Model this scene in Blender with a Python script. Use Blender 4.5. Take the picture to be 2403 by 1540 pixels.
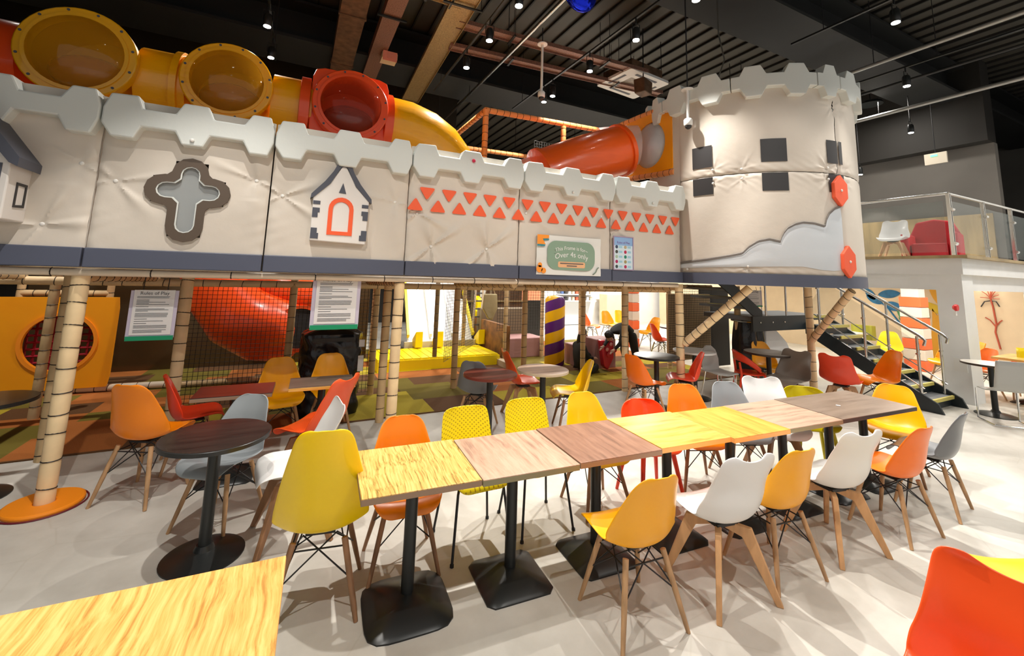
import bpy, math, random
from mathutils import Vector, Matrix
random.seed(7)
R=math.radians; PI=math.pi
for o in list(bpy.data.objects): bpy.data.objects.remove(o)
S=bpy.context.scene; C=S.collection

# ---------------------------------------------------------------- camera
F,CX,CY,H=1001.4,1203.1,510.7,1.885
_p,_r,_y=R(7.64),R(1.76),R(26.52)
FW=Vector((math.sin(_y)*math.cos(_p),math.cos(_y)*math.cos(_p),math.sin(_p)))
_r0=Vector((math.cos(_y),-math.sin(_y),0)); _u0=_r0.cross(FW)
RI=math.cos(_r)*_r0+math.sin(_r)*_u0; UP=-math.sin(_r)*_r0+math.cos(_r)*_u0
cd=bpy.data.cameras.new('camera'); cam=bpy.data.objects.new('camera',cd); C.objects.link(cam)
cd.sensor_width=36; cd.sensor_fit='HORIZONTAL'; cd.lens=36*F/2403
cd.shift_x=(1201.5-CX)/2403; cd.shift_y=-(770-CY)/2403; cd.clip_start=.05; cd.clip_end=200
M=Matrix.Identity(4)
for i,v in enumerate((RI,UP,-FW)):
    for k in range(3): M[k][i]=v[k]
M.translation=Vector((0,0,H)); cam.matrix_world=M
S.camera=cam
# ---------------------------------------------------------------- world, exposure
W=bpy.data.worlds.new('world'); S.world=W; W.use_nodes=True
bg=W.node_tree.nodes['Background']; bg.inputs[0].default_value=(1,.97,.93,1); bg.inputs[1].default_value=.36
S.view_settings.view_transform='Standard'; S.view_settings.look='None'
S.view_settings.gamma=1; S.view_settings.use_curve_mapping=False; S.view_settings.exposure=0.62
LAMP_W=175
# pixel of the photograph -> point on a plane of the place
def ray(px,py): return FW+RI*((px-CX)/F)-UP*((py-CY)/F)
def at(px,py,X=None,Y=None,Z=None):
    d=ray(px,py)
    t=(X/d.x) if X is not None else (Y/d.y) if Y is not None else ((Z-H)/d.z)
    return Vector((d.x*t,d.y*t,d.z*t+H))

# ---------------------------------------------------------------- materials
MATS={}
def mat(name,col,rough=.5,metal=0,bump=0,bscale=40,spec=.5,emit=0,var=0,vscale=3,alpha=1,trans=0,coat=0,stretch=None):
    if name in MATS: return MATS[name]
    m=bpy.data.materials.new(name); m.use_nodes=True; nt=m.node_tree; b=nt.nodes['Principled BSDF']
    b.inputs['Base Color'].default_value=(*col,1); b.inputs['Roughness'].default_value=rough
    b.inputs['Metallic'].default_value=metal; b.inputs['Specular IOR Level'].default_value=spec
    if coat: b.inputs['Coat Weight'].default_value=coat
    if trans: b.inputs['Transmission Weight'].default_value=trans
    if alpha<1: b.inputs['Alpha'].default_value=alpha
    if emit:
        b.inputs['Emission Color'].default_value=(*col,1); b.inputs['Emission Strength'].default_value=emit
    if bump or var:
        tc=nt.nodes.new('ShaderNodeTexCoord'); src=tc.outputs['Object']
        if stretch:
            mp=nt.nodes.new('ShaderNodeMapping'); mp.inputs['Scale'].default_value=stretch
            nt.links.new(src,mp.inputs[0]); src=mp.outputs[0]
    if bump:
        n=nt.nodes.new('ShaderNodeTexNoise'); n.inputs['Scale'].default_value=bscale; n.inputs['Detail'].default_value=4
        nt.links.new(src,n.inputs['Vector'])
        bp=nt.nodes.new('ShaderNodeBump'); bp.inputs['Strength'].default_value=bump; bp.inputs['Distance'].default_value=.01
        nt.links.new(n.outputs['Fac'],bp.inputs['Height']); nt.links.new(bp.outputs[0],b.inputs['Normal'])
    if var:
        n2=nt.nodes.new('ShaderNodeTexNoise'); n2.inputs['Scale'].default_value=vscale; n2.inputs['Detail'].default_value=6
        nt.links.new(src,n2.inputs['Vector'])
        cr=nt.nodes.new('ShaderNodeValToRGB'); e=cr.color_ramp.elements
        e[0].position=.3; e[1].position=.7
        e[0].color=tuple(max(0,c*(1-var)) for c in col)+(1,); e[1].color=tuple(min(1,c*(1+var)) for c in col)+(1,)
        nt.links.new(n2.outputs['Fac'],cr.inputs[0]); nt.links.new(cr.outputs[0],b.inputs['Base Color'])
    MATS[name]=m; return m
def wood(name,c1,c2,c3,along='y',freq=26,rough=.35,dark=0):
    """long grain: noise squeezed across the grain, warped, through a three stop ramp"""
    if name in MATS: return MATS[name]
    m=bpy.data.materials.new(name); m.use_nodes=True; nt=m.node_tree; b=nt.nodes['Principled BSDF']
    tc=nt.nodes.new('ShaderNodeTexCoord'); mp=nt.nodes.new('ShaderNodeMapping')
    mp.inputs['Scale'].default_value=(freq,1.1,freq) if along=='y' else (1.1,freq,freq)
    nw=nt.nodes.new('ShaderNodeTexNoise'); nw.inputs['Scale'].default_value=2.2; nw.inputs['Detail'].default_value=2
    ad=nt.nodes.new('ShaderNodeMixRGB'); ad.blend_type='ADD'; ad.inputs[0].default_value=.10
    nt.links.new(tc.outputs['Object'],nw.inputs['Vector']); nt.links.new(tc.outputs['Object'],ad.inputs[1]); nt.links.new(nw.outputs['Color'],ad.inputs[2])
    nt.links.new(ad.outputs[0],mp.inputs[0])
    n=nt.nodes.new('ShaderNodeTexNoise'); n.inputs['Scale'].default_value=1.6; n.inputs['Detail'].default_value=5; n.inputs['Roughness'].default_value=.65
    nt.links.new(mp.outputs[0],n.inputs['Vector'])
    cr=nt.nodes.new('ShaderNodeValToRGB'); e=cr.color_ramp.elements
    e[0].position=.34; e[0].color=(*c3,1); e[1].position=.62; e[1].color=(*c1,1)
    k=cr.color_ramp.elements.new(.46); k.color=(*c2,1)
    nt.links.new(n.outputs['Fac'],cr.inputs[0]); nt.links.new(cr.outputs[0],b.inputs['Base Color'])
    b.inputs['Roughness'].default_value=rough
    MATS[name]=m; return m
def mathn(nt,op,a,b=None):
    n=nt.nodes.new('ShaderNodeMath'); n.operation=op
    for i,v in enumerate((a,b)):
        if v is None: continue
        if isinstance(v,(int,float)): n.inputs[i].default_value=v
        else: nt.links.new(v,n.inputs[i])
    return n.outputs[0]

def floor_mat():
    m=bpy.data.materials.new('concrete_floor'); m.use_nodes=True; nt=m.node_tree; b=nt.nodes['Principled BSDF']
    tc=nt.nodes.new('ShaderNodeTexCoord')
    n=nt.nodes.new('ShaderNodeTexNoise'); n.inputs['Scale'].default_value=1.3; n.inputs['Detail'].default_value=9; n.inputs['Roughness'].default_value=.62
    nt.links.new(tc.outputs['Object'],n.inputs['Vector'])
    cr=nt.nodes.new('ShaderNodeValToRGB'); e=cr.color_ramp.elements
    e[0].position=.3; e[0].color=(.50,.475,.42,1); e[1].position=.68; e[1].color=(.72,.70,.64,1)
    nt.links.new(n.outputs['Fac'],cr.inputs[0])
    mp=nt.nodes.new('ShaderNodeMapping'); mp.inputs['Scale'].default_value=(1,1.7,1); mp.inputs['Rotation'].default_value=(0,0,.6)
    nt.links.new(tc.outputs['Object'],mp.inputs[0])
    v=nt.nodes.new('ShaderNodeTexVoronoi'); v.feature='DISTANCE_TO_EDGE'; v.inputs['Scale'].default_value=.8
    nt.links.new(mp.outputs[0],v.inputs['Vector'])
    c2=nt.nodes.new('ShaderNodeValToRGB'); e=c2.color_ramp.elements
    e[0].position=0; e[0].color=(.93,.92,.90,1); e[1].position=.006; e[1].color=(1,1,1,1)
    nt.links.new(v.outputs['Distance'],c2.inputs[0])
    mx=nt.nodes.new('ShaderNodeMixRGB'); mx.blend_type='MULTIPLY'; mx.inputs[0].default_value=1
    nt.links.new(cr.outputs[0],mx.inputs[1]); nt.links.new(c2.outputs[0],mx.inputs[2])
    nt.links.new(mx.outputs[0],b.inputs['Base Color'])
    b.inputs['Roughness'].default_value=.42
    return m
def stripes_mat(name,a,bcol,k,off=0,helix=True):
    m=bpy.data.materials.new(name); m.use_nodes=True; nt=m.node_tree; b=nt.nodes['Principled BSDF']
    tc=nt.nodes.new('ShaderNodeTexCoord'); sp=nt.nodes.new('ShaderNodeSeparateXYZ'); nt.links.new(tc.outputs['Object'],sp.inputs[0])
    z=mathn(nt,'MULTIPLY',sp.outputs[2],k)
    if helix:
        an=mathn(nt,'ARCTAN2',sp.outputs[1],sp.outputs[0]); an=mathn(nt,'MULTIPLY',an,-1/(2*PI)); z=mathn(nt,'ADD',z,an)
    z=mathn(nt,'ADD',z,20+off); fr=mathn(nt,'FRACT',z); g=mathn(nt,'GREATER_THAN',fr,.5)
    mx=nt.nodes.new('ShaderNodeMixRGB'); nt.links.new(g,mx.inputs[0]); mx.inputs[1].default_value=(*a,1); mx.inputs[2].default_value=(*bcol,1)
    nt.links.new(mx.outputs[0],b.inputs['Base Color']); b.inputs['Roughness'].default_value=.4
    return m
def perforated_mat(name,col):
    m=bpy.data.materials.new(name); m.use_nodes=True; nt=m.node_tree; b=nt.nodes['Principled BSDF']
    tc=nt.nodes.new('ShaderNodeTexCoord'); sp=nt.nodes.new('ShaderNodeSeparateXYZ'); nt.links.new(tc.outputs['Object'],sp.inputs[0])
    sx=mathn(nt,'SINE',mathn(nt,'MULTIPLY',sp.outputs[1],2*PI/.034)); 
    zz=mathn(nt,'ADD',sp.outputs[2],mathn(nt,'MULTIPLY',sp.outputs[0],.8))
    sz=mathn(nt,'SINE',mathn(nt,'MULTIPLY',zz,2*PI/.026))
    g=mathn(nt,'GREATER_THAN',mathn(nt,'MULTIPLY',sx,sz),.55)
    mx=nt.nodes.new('ShaderNodeMixRGB'); nt.links.new(g,mx.inputs[0]); mx.inputs[1].default_value=(*col,1); mx.inputs[2].default_value=(col[0]*.55,col[1]*.45,0,1)
    nt.links.new(mx.outputs[0],b.inputs['Base Color']); b.inputs['Roughness'].default_value=.4
    bp=nt.nodes.new('ShaderNodeBump'); bp.invert=True; bp.inputs['Strength'].default_value=.6; bp.inputs['Distance'].default_value=.004
    nt.links.new(g,bp.inputs['Height']); nt.links.new(bp.outputs[0],b.inputs['Normal'])
    return m

YEL=(1,.60,.0); YEL2=(1,.44,.0); LEM=(.98,.78,.0); ORG=(1,.19,.0); RED=(.85,.055,.012); ORD=(.95,.10,.015); GRY=(.33,.36,.38); DGR=(.17,.175,.185); WHT=(.84,.84,.83)
COL=dict(yellow=YEL,amber=YEL2,lemon=LEM,orange=ORG,red=RED,coral=ORD,grey=GRY,charcoal=DGR,white=WHT,olive=(.62,.52,.0),taupe=(.26,.22,.19),palegrey=(.5,.5,.48),tangerine=(1,.26,.0),sunny=(1,.68,.0))
def plastic(n): return mat(n+'_plastic',COL[n],.36,coat=.15)
m_black=mat('black_metal',(.018,.02,.02),.34,.2); m_wire=mat('black_wire',(.012,.012,.014),.5)
m_steel=mat('stainless_steel',(.62,.62,.6),.22,1); m_chrome=mat('chrome',(.75,.75,.75),.12,1)
m_beech=mat('beech_wood',(.50,.29,.14),.5,var=.25,vscale=30,stretch=(1,1,.15)); m_walnut=mat('brown_wood',(.30,.15,.07),.5,var=.25,vscale=30,stretch=(1,1,.15))
m_wood3=mat('sanded_beech',(.66,.37,.17),.5,var=.12,vscale=25,stretch=(1,1,.2))
m_fab=mat('castle_canvas',(.66,.595,.515),.62,bump=.25,bscale=9,var=.05,vscale=1.5)
m_fabL=mat('castle_canvas_light',(.62,.66,.70),.6,bump=.2,bscale=9)
m_mer=mat('merlon_vinyl',(.70,.73,.70),.55,bump=.2,bscale=12)
m_navy=mat('navy_vinyl',(.085,.095,.14),.42,bump=.12,bscale=8)
m_slate=mat('slate_vinyl',(.075,.08,.105),.5); m_patch=mat('dark_patch',(.028,.026,.027),.5)
m_red=mat('orange_vinyl',(.90,.115,.03),.45); m_red2=mat('orange_foam',(.93,.13,.05),.5)
m_cream=mat('cream_vinyl',(.74,.62,.47),.5,var=.06,vscale=6); m_housew=mat('house_vinyl',(.78,.74,.70),.55)
m_post=mat('post_foam',(.88,.66,.38),.55,var=.10,vscale=5); m_post2=mat('post_foam_old',(.68,.48,.25),.6,var=.12,vscale=5); m_postd=mat('post_foam_dark',(.20,.13,.05),.6)  # second post foam is a darker tan than the first
m_tie=mat('cable_tie_black',(.02,.015,.012),.5); m_net=mat('black_net',(.02,.016,.012),.7)
m_oplas=mat('orange_rotomould',(1,.26,.0),.32,coat=.3); m_yplas=mat('yellow_rotomould',(1,.43,.0),.28,bump=.35,bscale=5,stretch=(.3,3,3),coat=.3)
m_rplas=mat('red_rotomould',(.95,.085,.01),.28,bump=.15,bscale=5,coat=.3); m_odisc=mat('orange_base_pad',(1,.30,.01),.5)
m_aclr=mat('amber_bubble',(.90,.40,.02),.05,alpha=.34,coat=.6); m_rclr=mat('clear_red_bubble',(.75,.08,.03),.05,alpha=.22,coat=.5)
m_clear=mat('clear_plastic',(.85,.85,.85),.07,alpha=.35,coat=.4)
m_yel=mat('bright_yellow_pad',(.98,.76,.0),.45); m_amb=mat('amber_panel',(1,.36,.0),.5,var=.04)
m_whitew=mat('white_plaster',(.82,.83,.83),.6,var=.03); m_beige=mat('beige_plaster',(.66,.52,.34),.65,var=.05); m_gwall=mat('grey_wall',(.13,.12,.105),.7,var=.12,vscale=.8)
m_wains=mat('ply_wainscot',(.34,.25,.12),.45,var=.22,vscale=2.5,stretch=(1,3,.4))
m_ceil=mat('ceiling_sheet',(.075,.069,.056),.5,.3,var=.15,vscale=.7); m_rib=mat('ceiling_rib',(.012,.011,.01),.6); m_beam=mat('ceiling_beam',(.011,.012,.012),.6,var=.3,vscale=1)
m_tray=mat('perforated_tray',(.42,.30,.14),.4,.5,var=.35,vscale=60); m_tray2=mat('rust_tray',(.26,.14,.10),.5,.4,var=.35,vscale=50)
m_duct=mat('brown_duct',(.13,.07,.035),.6,.2,var=.4,vscale=8); m_dark=mat('dark_wall',(.016,.014,.011),.7)
m_white=mat('white_enamel',(.82,.82,.80),.35); m_paper=mat('paper',(.80,.79,.78),.6); m_ink=mat('ink_grey',(.10,.10,.11),.7)
m_green=mat('green_frame',(.0,.30,.13),.4); m_lilac=mat('lilac_sleeve',(.60,.55,.68),.35); m_bag=mat('black_bag',(.012,.012,.014),.22,bump=1,bscale=9)
m_lens=mat('lamp_lens',(1,.97,.88),.3,emit=26); m_mauve=mat('mauve_pad',(.38,.20,.19),.6); m_taupe=mat('taupe_pad',(.21,.16,.10),.6)
m_tread=mat('stair_tread',(.16,.17,.18),.6); m_nose=mat('yellow_nosing',(.72,.62,.16),.5); m_string=mat('dark_stringer',(.018,.028,.035),.4)
m_glass=mat('balustrade_glass',(.20,.26,.25),.04,alpha=.14,coat=.25)
m_skin=mat('skin',(.55,.33,.24),.5); m_hair=mat('black_hair',(.006,.005,.005),.45,bump=.5,bscale=60); m_cloth=mat('dark_cloth',(.015,.014,.012),.8); m_cloth2=mat('dark_green_cloth',(.04,.04,.02),.8)

# ---------------------------------------------------------------- mesh tools
class MB:
    def __init__(s): s.v=[]; s.f=[]; s.mi=[]; s.cur=0
    def add(s,vs,fs):
        b=len(s.v); s.v.extend([tuple(x) for x in vs]); s.f.extend([tuple(b+i for i in f) for f in fs]); s.mi.extend([s.cur]*len(fs)); return s
    def box(s,cx,cy,cz,sx,sy,sz,rz=0):
        c,n=math.cos(rz),math.sin(rz); vs=[]
        for dz in (-.5,.5):
            for dx,dy in ((-.5,-.5),(.5,-.5),(.5,.5),(-.5,.5)):
                x,y=dx*sx,dy*sy; vs.append((cx+x*c-y*n,cy+x*n+y*c,cz+dz*sz))
        return s.add(vs,[(3,2,1,0),(4,5,6,7),(0,1,5,4),(1,2,6,5),(2,3,7,6),(3,0,4,7)])
    def beam(s,p0,p1,w,h,w1=None,h1=None):
        p0,p1=Vector(p0),Vector(p1); d=(p1-p0).normalized(); a=d.cross(Vector((0,0,1)))
        if a.length<1e-4: a=Vector((1,0,0))
        a.normalize(); b=a.cross(d); vs=[]
        for p,ww,hh in ((p0,w,h),(p1,w1 or w,h1 or h)):
            for i,j in ((-1,-1),(1,-1),(1,1),(-1,1)): vs.append(p+a*(i*ww/2)+b*(j*hh/2))
        return s.add(vs,[(3,2,1,0),(4,5,6,7),(0,1,5,4),(1,2,6,5),(2,3,7,6),(3,0,4,7)])
    def path(s,pts,r,n=8,closed=False,cap=True):
        pts=[Vector(p) for p in pts]; N=len(pts); rr=r if isinstance(r,(list,tuple)) else [r]*N
        vs=[]; pa=None
        for i,p in enumerate(pts):
            if closed: d=(pts[(i+1)%N]-pts[i-1])
            else: d=pts[min(i+1,N-1)]-pts[max(i-1,0)]
            d.normalize()
            if pa is None:
                a=d.cross(Vector((0,0,1)))
                if a.length<.05: a=d.cross(Vector((0,1,0)))
            else: a=pa-d*pa.dot(d)
            a.normalize(); pa=a; b=d.cross(a)
            for k in range(n):
                t=2*PI*k/n; vs.append(p+(a*math.cos(t)+b*math.sin(t))*rr[i])
        fs=[]
        for i in range(N if closed else N-1):
            for k in range(n):
                A=i*n+k; B=i*n+(k+1)%n; i2=(i+1)%N
                fs.append((A,B,i2*n+(k+1)%n,i2*n+k))
        if cap and not closed: fs+= [tuple(range(n))[::-1],tuple((N-1)*n+k for k in range(n))]
        return s.add(vs,fs)
    def tube(s,p0,p1,r,r1=None,n=10): return s.path([p0,p1],[r,r if r1 is None else r1],n)
    def lathe(s,prof,n=24,c=(0,0,0),axis='z',cap=True):
        vs=[]; N=len(prof)
        for r,z in prof:
            for k in range(n):
                t=2*PI*k/n; x,y=r*math.cos(t),r*math.sin(t)
                p={'z':(x,y,z),'y':(x,z,y),'x':(z,x,y)}[axis]
                vs.append((c[0]+p[0],c[1]+p[1],c[2]+p[2]))
        fs=[(i*n+k,i*n+(k+1)%n,(i+1)*n+(k+1)%n,(i+1)*n+k) for i in range(N-1) for k in range(n)]
        if cap: fs+=[tuple(range(n))[::-1],tuple((N-1)*n+k for k in range(n))]
        return s.add(vs,fs)
    def prism(s,poly,fn,d0,d1):
        n=len(poly); vs=[fn(u,v,d0) for u,v in poly]+[fn(u,v,d1) for u,v in poly]
        fs=[tuple(range(n))[::-1],tuple(range(n,2*n))]+[(i,(i+1)%n,n+(i+1)%n,n+i) for i in range(n)]
        return s.add(vs,fs)
    def frame(s,outer,inner,fn,d0,d1):
        n=len(outer); vs=[fn(u,v,d) for d in (d0,d1) for P in (outer,inner) for u,v in P]
        fs=[]
        for i in range(n):
            j=(i+1)%n
            fs+=[(i,j,n+j,n+i),(2*n+i,3*n+i,3*n+j,2*n+j),(i,2*n+i,2*n+j,j),(n+i,n+j,3*n+j,3*n+i)]
        return s.add(vs,fs)
    def grid(s,fn,nu,nv):
        vs=[fn(i/nu,j/nv) for j in range(nv+1) for i in range(nu+1)]
        fs=[(j*(nu+1)+i,j*(nu+1)+i+1,(j+1)*(nu+1)+i+1,(j+1)*(nu+1)+i) for j in range(nv) for i in range(nu)]
        return s.add(vs,fs)
    def mesh(s,name,mats):
        me=bpy.data.meshes.new(name); me.from_pydata(s.v,[],s.f)
        for m in (mats if isinstance(mats,(list,tuple)) else [mats]): me.materials.append(m)
        if s.cur or any(s.mi): me.polygons.foreach_set('material_index',s.mi)
        me.update(); return me
    def build(s,name,mats,parent=None,smooth=False,label=None,kind=None,loc=None,rz=0,bev=0,fix=False):
        me=s.mesh(name,mats)
        if fix:
            import bmesh
            bm=bmesh.new(); bm.from_mesh(me); bmesh.ops.recalc_face_normals(bm,faces=bm.faces); bm.to_mesh(me); bm.free()
        if smooth:
            me.polygons.foreach_set('use_smooth',[True]*len(me.polygons))
            if smooth!='all':
                try: me.set_sharp_from_angle(angle=R(40))
                except Exception: pass
        o=bpy.data.objects.new(name,me); C.objects.link(o)
        if parent: o.parent=parent
        if loc is not None: o.location=loc
        if rz: o.rotation_euler.z=rz
        if label: o['label']=label
        if kind: o['kind']=kind
        if bev:
            b=o.modifiers.new('bevel','BEVEL'); b.width=bev; b.segments=2; b.limit_method='ANGLE'
        return o
def thing(name,label,cat,loc=(0,0,0),rz=0,group=None):
    o=bpy.data.objects.new(name,None); C.objects.link(o); o.location=loc; o.rotation_euler.z=rz; o.empty_display_size=.1
    o['label']=label; o['category']=cat
    if group: o['group']=group
    return o
def tag(o,label,cat,group=None):
    o['label']=label; o['category']=cat
    if group: o['group']=group
    return o
def children(o): return [c for c in bpy.data.objects if c.parent==o]
def copy_tree(o,parent=None,_k=None):
    c=o.copy(); C.objects.link(c); c.parent=parent
    for ch in (_k or KIDS)(o): copy_tree(ch,c)
    return c
_kid={}
def KIDS(o):
    if o.name not in _kid: _kid[o.name]=children(o)
    return _kid[o.name]
def struct(o,kind='structure'): o['kind']=kind; return o
def circle(r,n,cx=0,cy=0,a0=0): return [(cx+r*math.cos(a0+2*PI*k/n),cy+r*math.sin(a0+2*PI*k/n)) for k in range(n)]
def XZ(Y,s=-1): return lambda u,v,d: (u,Y+s*d,v)     # drawing plane facing the camera side (-Y), d sticks out
def rrect(w,h,r,n=5,cx=0,cy=0):
    P=[]
    for qx,qy,a in ((1,1,0),(-1,1,90),(-1,-1,180),(1,-1,270)):
        for k in range(n+1):
            t=R(a+90*k/n); P.append((cx+qx*(w/2-r)+r*math.cos(t),cy+qy*(h/2-r)+r*math.sin(t)))
    return P
def text_mesh(txt,size,mt,parent,origin,name='lettering',fn=None,depth=.002):
    """flat text in the XZ plane facing -Y; origin = centre; fn warps (x,z)"""
    cu=bpy.data.curves.new('t','FONT'); cu.body=txt; cu.size=size; cu.align_x='CENTER'; cu.align_y='CENTER'; cu.resolution_u=3
    o=bpy.data.objects.new('t',cu); C.objects.link(o); dg=bpy.context.evaluated_depsgraph_get()
    me=bpy.data.meshes.new_from_object(o.evaluated_get(dg)); bpy.data.objects.remove(o)
    for v in me.vertices:
        x,z=v.co.x,v.co.y
        if fn: x,z=fn(x,z)
        v.co=Vector(origin)+Vector((x,-depth,z))
    me.materials.clear(); me.materials.append(mt); me.name=name
    ob=bpy.data.objects.new(name,me); C.objects.link(ob); ob.parent=parent
    return ob

# ================================================================ ROOM
o=MB().grid(lambda u,v:(-9+30*u,-5+23*v,0),4,4).build('floor',floor_mat()); struct(o)
CEIL=7.3
struct(MB().box(6,6.5,CEIL+.05,30,23,.1).build('ceiling',m_ceil))
# standing seams of the sheet ceiling run away from the viewer
rib_parent=[o for o in bpy.data.objects if o.name=='ceiling'][0]
rib=MB().box(0,6.5,CEIL-.02,.03,23,.07).mesh('ceiling_rib',m_rib)
for i in range(64):
    o=bpy.data.objects.new('ceiling_rib',rib); C.objects.link(o); o.parent=rib_parent; o.location=(-5+i*.38,0,0)
for Y,d,w,nm in ((4.35,.75,1.0,0),(9.6,.8,1.2,1),(-.5,.7,.8,2)):
    struct(MB().box(6,Y,CEIL-.1-d/2,30,w*.35,d).box(6,Y,CEIL-.1-d,30,w,.06).box(6,Y,CEIL-.13,30,w,.05).build('trim_%d'%(nm+1),m_beam))
struct(MB().box(6,16.6,3.7,30,.2,7.4).build('wall_back',m_dark))
struct(MB().box(-8.6,6.5,3.7,.2,23,7.4).build('wall_left',m_dark))
struct(MB().box(20.6,6.5,3.7,.2,23,7.4).build('wall_right',m_gwall))
struct(MB().box(-5.5,4.6,CEIL-1.9,5.6,.3,3.8).box(-2.2,12.2,5.2,12.4,.2,4.2).build('wall_upper',m_dark))
# cafe wall behind the frame, white and brightly lit
struct(MB().box(11.5,14.4,1.6,11,.15,3.2).build('wall_cafe',m_whitew))
# ---------------------------------------------------------------- mezzanine
MX,MY,MZ=10.0,3.05,2.40
mz=struct(MB().box(MX+5.3,MY+4.0,MZ-.14,10.6,8.0,.28).build('mezzanine_slab',m_whitew))
MB().box(MX+5.2,MY-.03,MZ+.02,10.5,.12,.05).box(MX-.03,MY+3.9,MZ+.02,.12,8,.05).build('edge_nosing',m_wains,mz)
struct(MB().box(14.4,MY+5.5,1.05,.2,11,2.2).build('wall_mural',m_beige))
struct(MB().box(14.4,MY+5.0,MZ+1.45,.2,8.9,2.9).build('wall_upper_right',m_gwall)); struct(MB().box(14.2,MY+5.0,MZ+3.9,.5,8.9,2.0).build('trim_7',m_dark))
struct(MB().box(14.28,MY+5.0,MZ+.62,.04,8.6,1.24).build('wainscot',m_wains))
struct(MB().box(14.6,-.2,2.3,.5,6.6,4.6).build('wall_side',m_whitew))
col=struct(MB().box(MX+.30,MY+.22,1.07,.44,.34,2.14).build('trim_4',m_whitew))
MB().box(MX+.04,MY+.16,.62,.012,.16,.22).build('socket_plate',m_white,col)
struct(MB().box(13.6,MY+.08,1.07,.6,.14,2.14).build('trim_5',m_whitew))
struct(MB().box(10.16,6.2,2.0,.14,6.0,.3).box(12.4,3.2,2.0,4.2,.14,.3).build('trim_6',m_whitew))
fa=thing('fire_alarm','small round red alarm sounder on the white mezzanine column','alarm')
p=at(2238,722,Y=MY+.04); 
MB().lathe([(.05,0),(.055,.03),(.03,.06)],14,(p.x,p.y+.01,p.z),'y').build('sounder',mat('alarm_red',(.7,.02,.02),.4),fa,True,loc=(0,-.06,0))
MB().box(p.x,p.y-.01,p.z-.09,.05,.03,.07).build('base',m_white,fa)
# balustrade: steel posts, rails and glass, one thing
bal=thing('balustrade','steel and glass balustrade round the mezzanine corner','balustrade')
top=MZ+1.14
def rail(pts,r,mt=m_steel,nm='handrail',par=None): return MB().path(pts,r,10).build(nm,mt,par or bal,True)
rail([(MX+.12,8.8,top),(MX+.12,MY+.12,top)],.026); rail([(MX+.12,MY+.12,top),(15,MY+.12,top)],.026)
for x,y in ((MX+.12,MY+.12),(MX+.12,4.75),(MX+.12,6.4),(MX+.12,8.0),(11.6,MY+.12),(13.0,MY+.12),(14.2,MY+.12)):
    q=MB()
    for dx,dy in ((.025,0),(-.025,0)): q.box(x+dx,y+dy,MZ+.57,.014,.05,1.14)
    for zz in (.25,.85): q.tube((x-.05,y-.03,MZ+zz),(x+.05,y-.03,MZ+zz),.03)
    q.build('post',m_steel,bal)
for a,b in (((MX+.12,MY+.2),(MX+.12,4.67)),((MX+.12,4.83),(MX+.12,6.32)),((MX+.12,6.48),(MX+.12,7.92)),((MX+.2,MY+.12),(11.52,MY+.12)),((11.68,MY+.12),(12.92,MY+.12)),((13.08,MY+.12),(14.12,MY+.12))):
    MB().beam((*a,MZ+.56),(*b,MZ+.56),.012,.9).build('glass_panel',m_glass,bal)
# exit sign
ex=thing('exit_sign','white hanging exit sign box with small green symbol','sign')
p=at(2196,372,X=13.4)
MB().box(p.x,p.y,p.z,.05,.40,.26).build('sign_box',mat('exit_box',(.75,.68,.55),.5),ex); MB().box(p.x-.03,p.y+.02,p.z+.07,.01,.12,.04).build('symbol',mat('exit_green',(.1,.9,.35),.4,emit=2),ex)
MB().tube((p.x,p.y,p.z+.1),(p.x,p.y,CEIL-.05),.008).build('cable',m_wire,ex)

# ================================================================ LAMPS
lampN=0
def lamp(x,y,z=5.6,tilt=(0,0),w=1,lab=None,spot=True,size=78,vis=True):
    t=thing('track_spotlight',lab or 'black track spotlight hanging from the dark ceiling','lamp',(x,y,z),0,'track spotlights under the ceiling')
    MB().lathe([(.045,0),(.06,.02),(.06,.17),(.045,.2)],14).build('housing',m_black,t,True)
    MB().lathe([(.05,-.006),(.05,.004)],14).build('lens',m_lens,t)
    MB().path([(-.07,0,.1),(-.07,0,.27),(.07,0,.27),(.07,0,.1)],.007,6).build('bracket',m_black,t)
    MB().tube((0,0,.27),(0,0,.36),.012).build('stem',m_black,t)
    if spot:
        l=bpy.data.lights.new('spot','SPOT'); l.energy=LAMP_W*w; l.spot_size=R(size); l.spot_blend=.35; l.shadow_soft_size=.035
        l.color=(1,.95,.88)
        lo=bpy.data.objects.new('spot_beam',l); C.objects.link(lo); lo.location=(x,y,z-.03)
        d=Vector((tilt[0],tilt[1],-1)); lo.rotation_euler=d.to_track_quat('-Z','Y').to_euler()
    return t
tracks={}
def track(x,y0,y1,z,idx,lab):
    q=MB().beam((x,y0,z),(x,y1,z),.035,.03)
    o=q.build('lighting_track',m_black); tag(o,lab,'lighting track')
    for yy in (y0+.5,(y0+y1)/2,y1-.5): MB().tube((x,yy,z),(x,yy,CEIL),.006,n=6).build('hanger',m_wire,o)
ZL=5.55
track(-.72,-1,9.2,ZL+.37,0,'thin lighting track above the amber bubbles'); track(2.42,-1,9,ZL+.37,1,'thin lighting track passing the perforated tray')
track(4.4,-1,9,ZL+.37,2,'thin lighting track left of the ceiling cassette'); track(7.2,-2,4,ZL+.37,3,'thin lighting track above the right dining tables'); track(9.75,-1,7,ZL+.37,4,'thin lighting track above the stairs')
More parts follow.
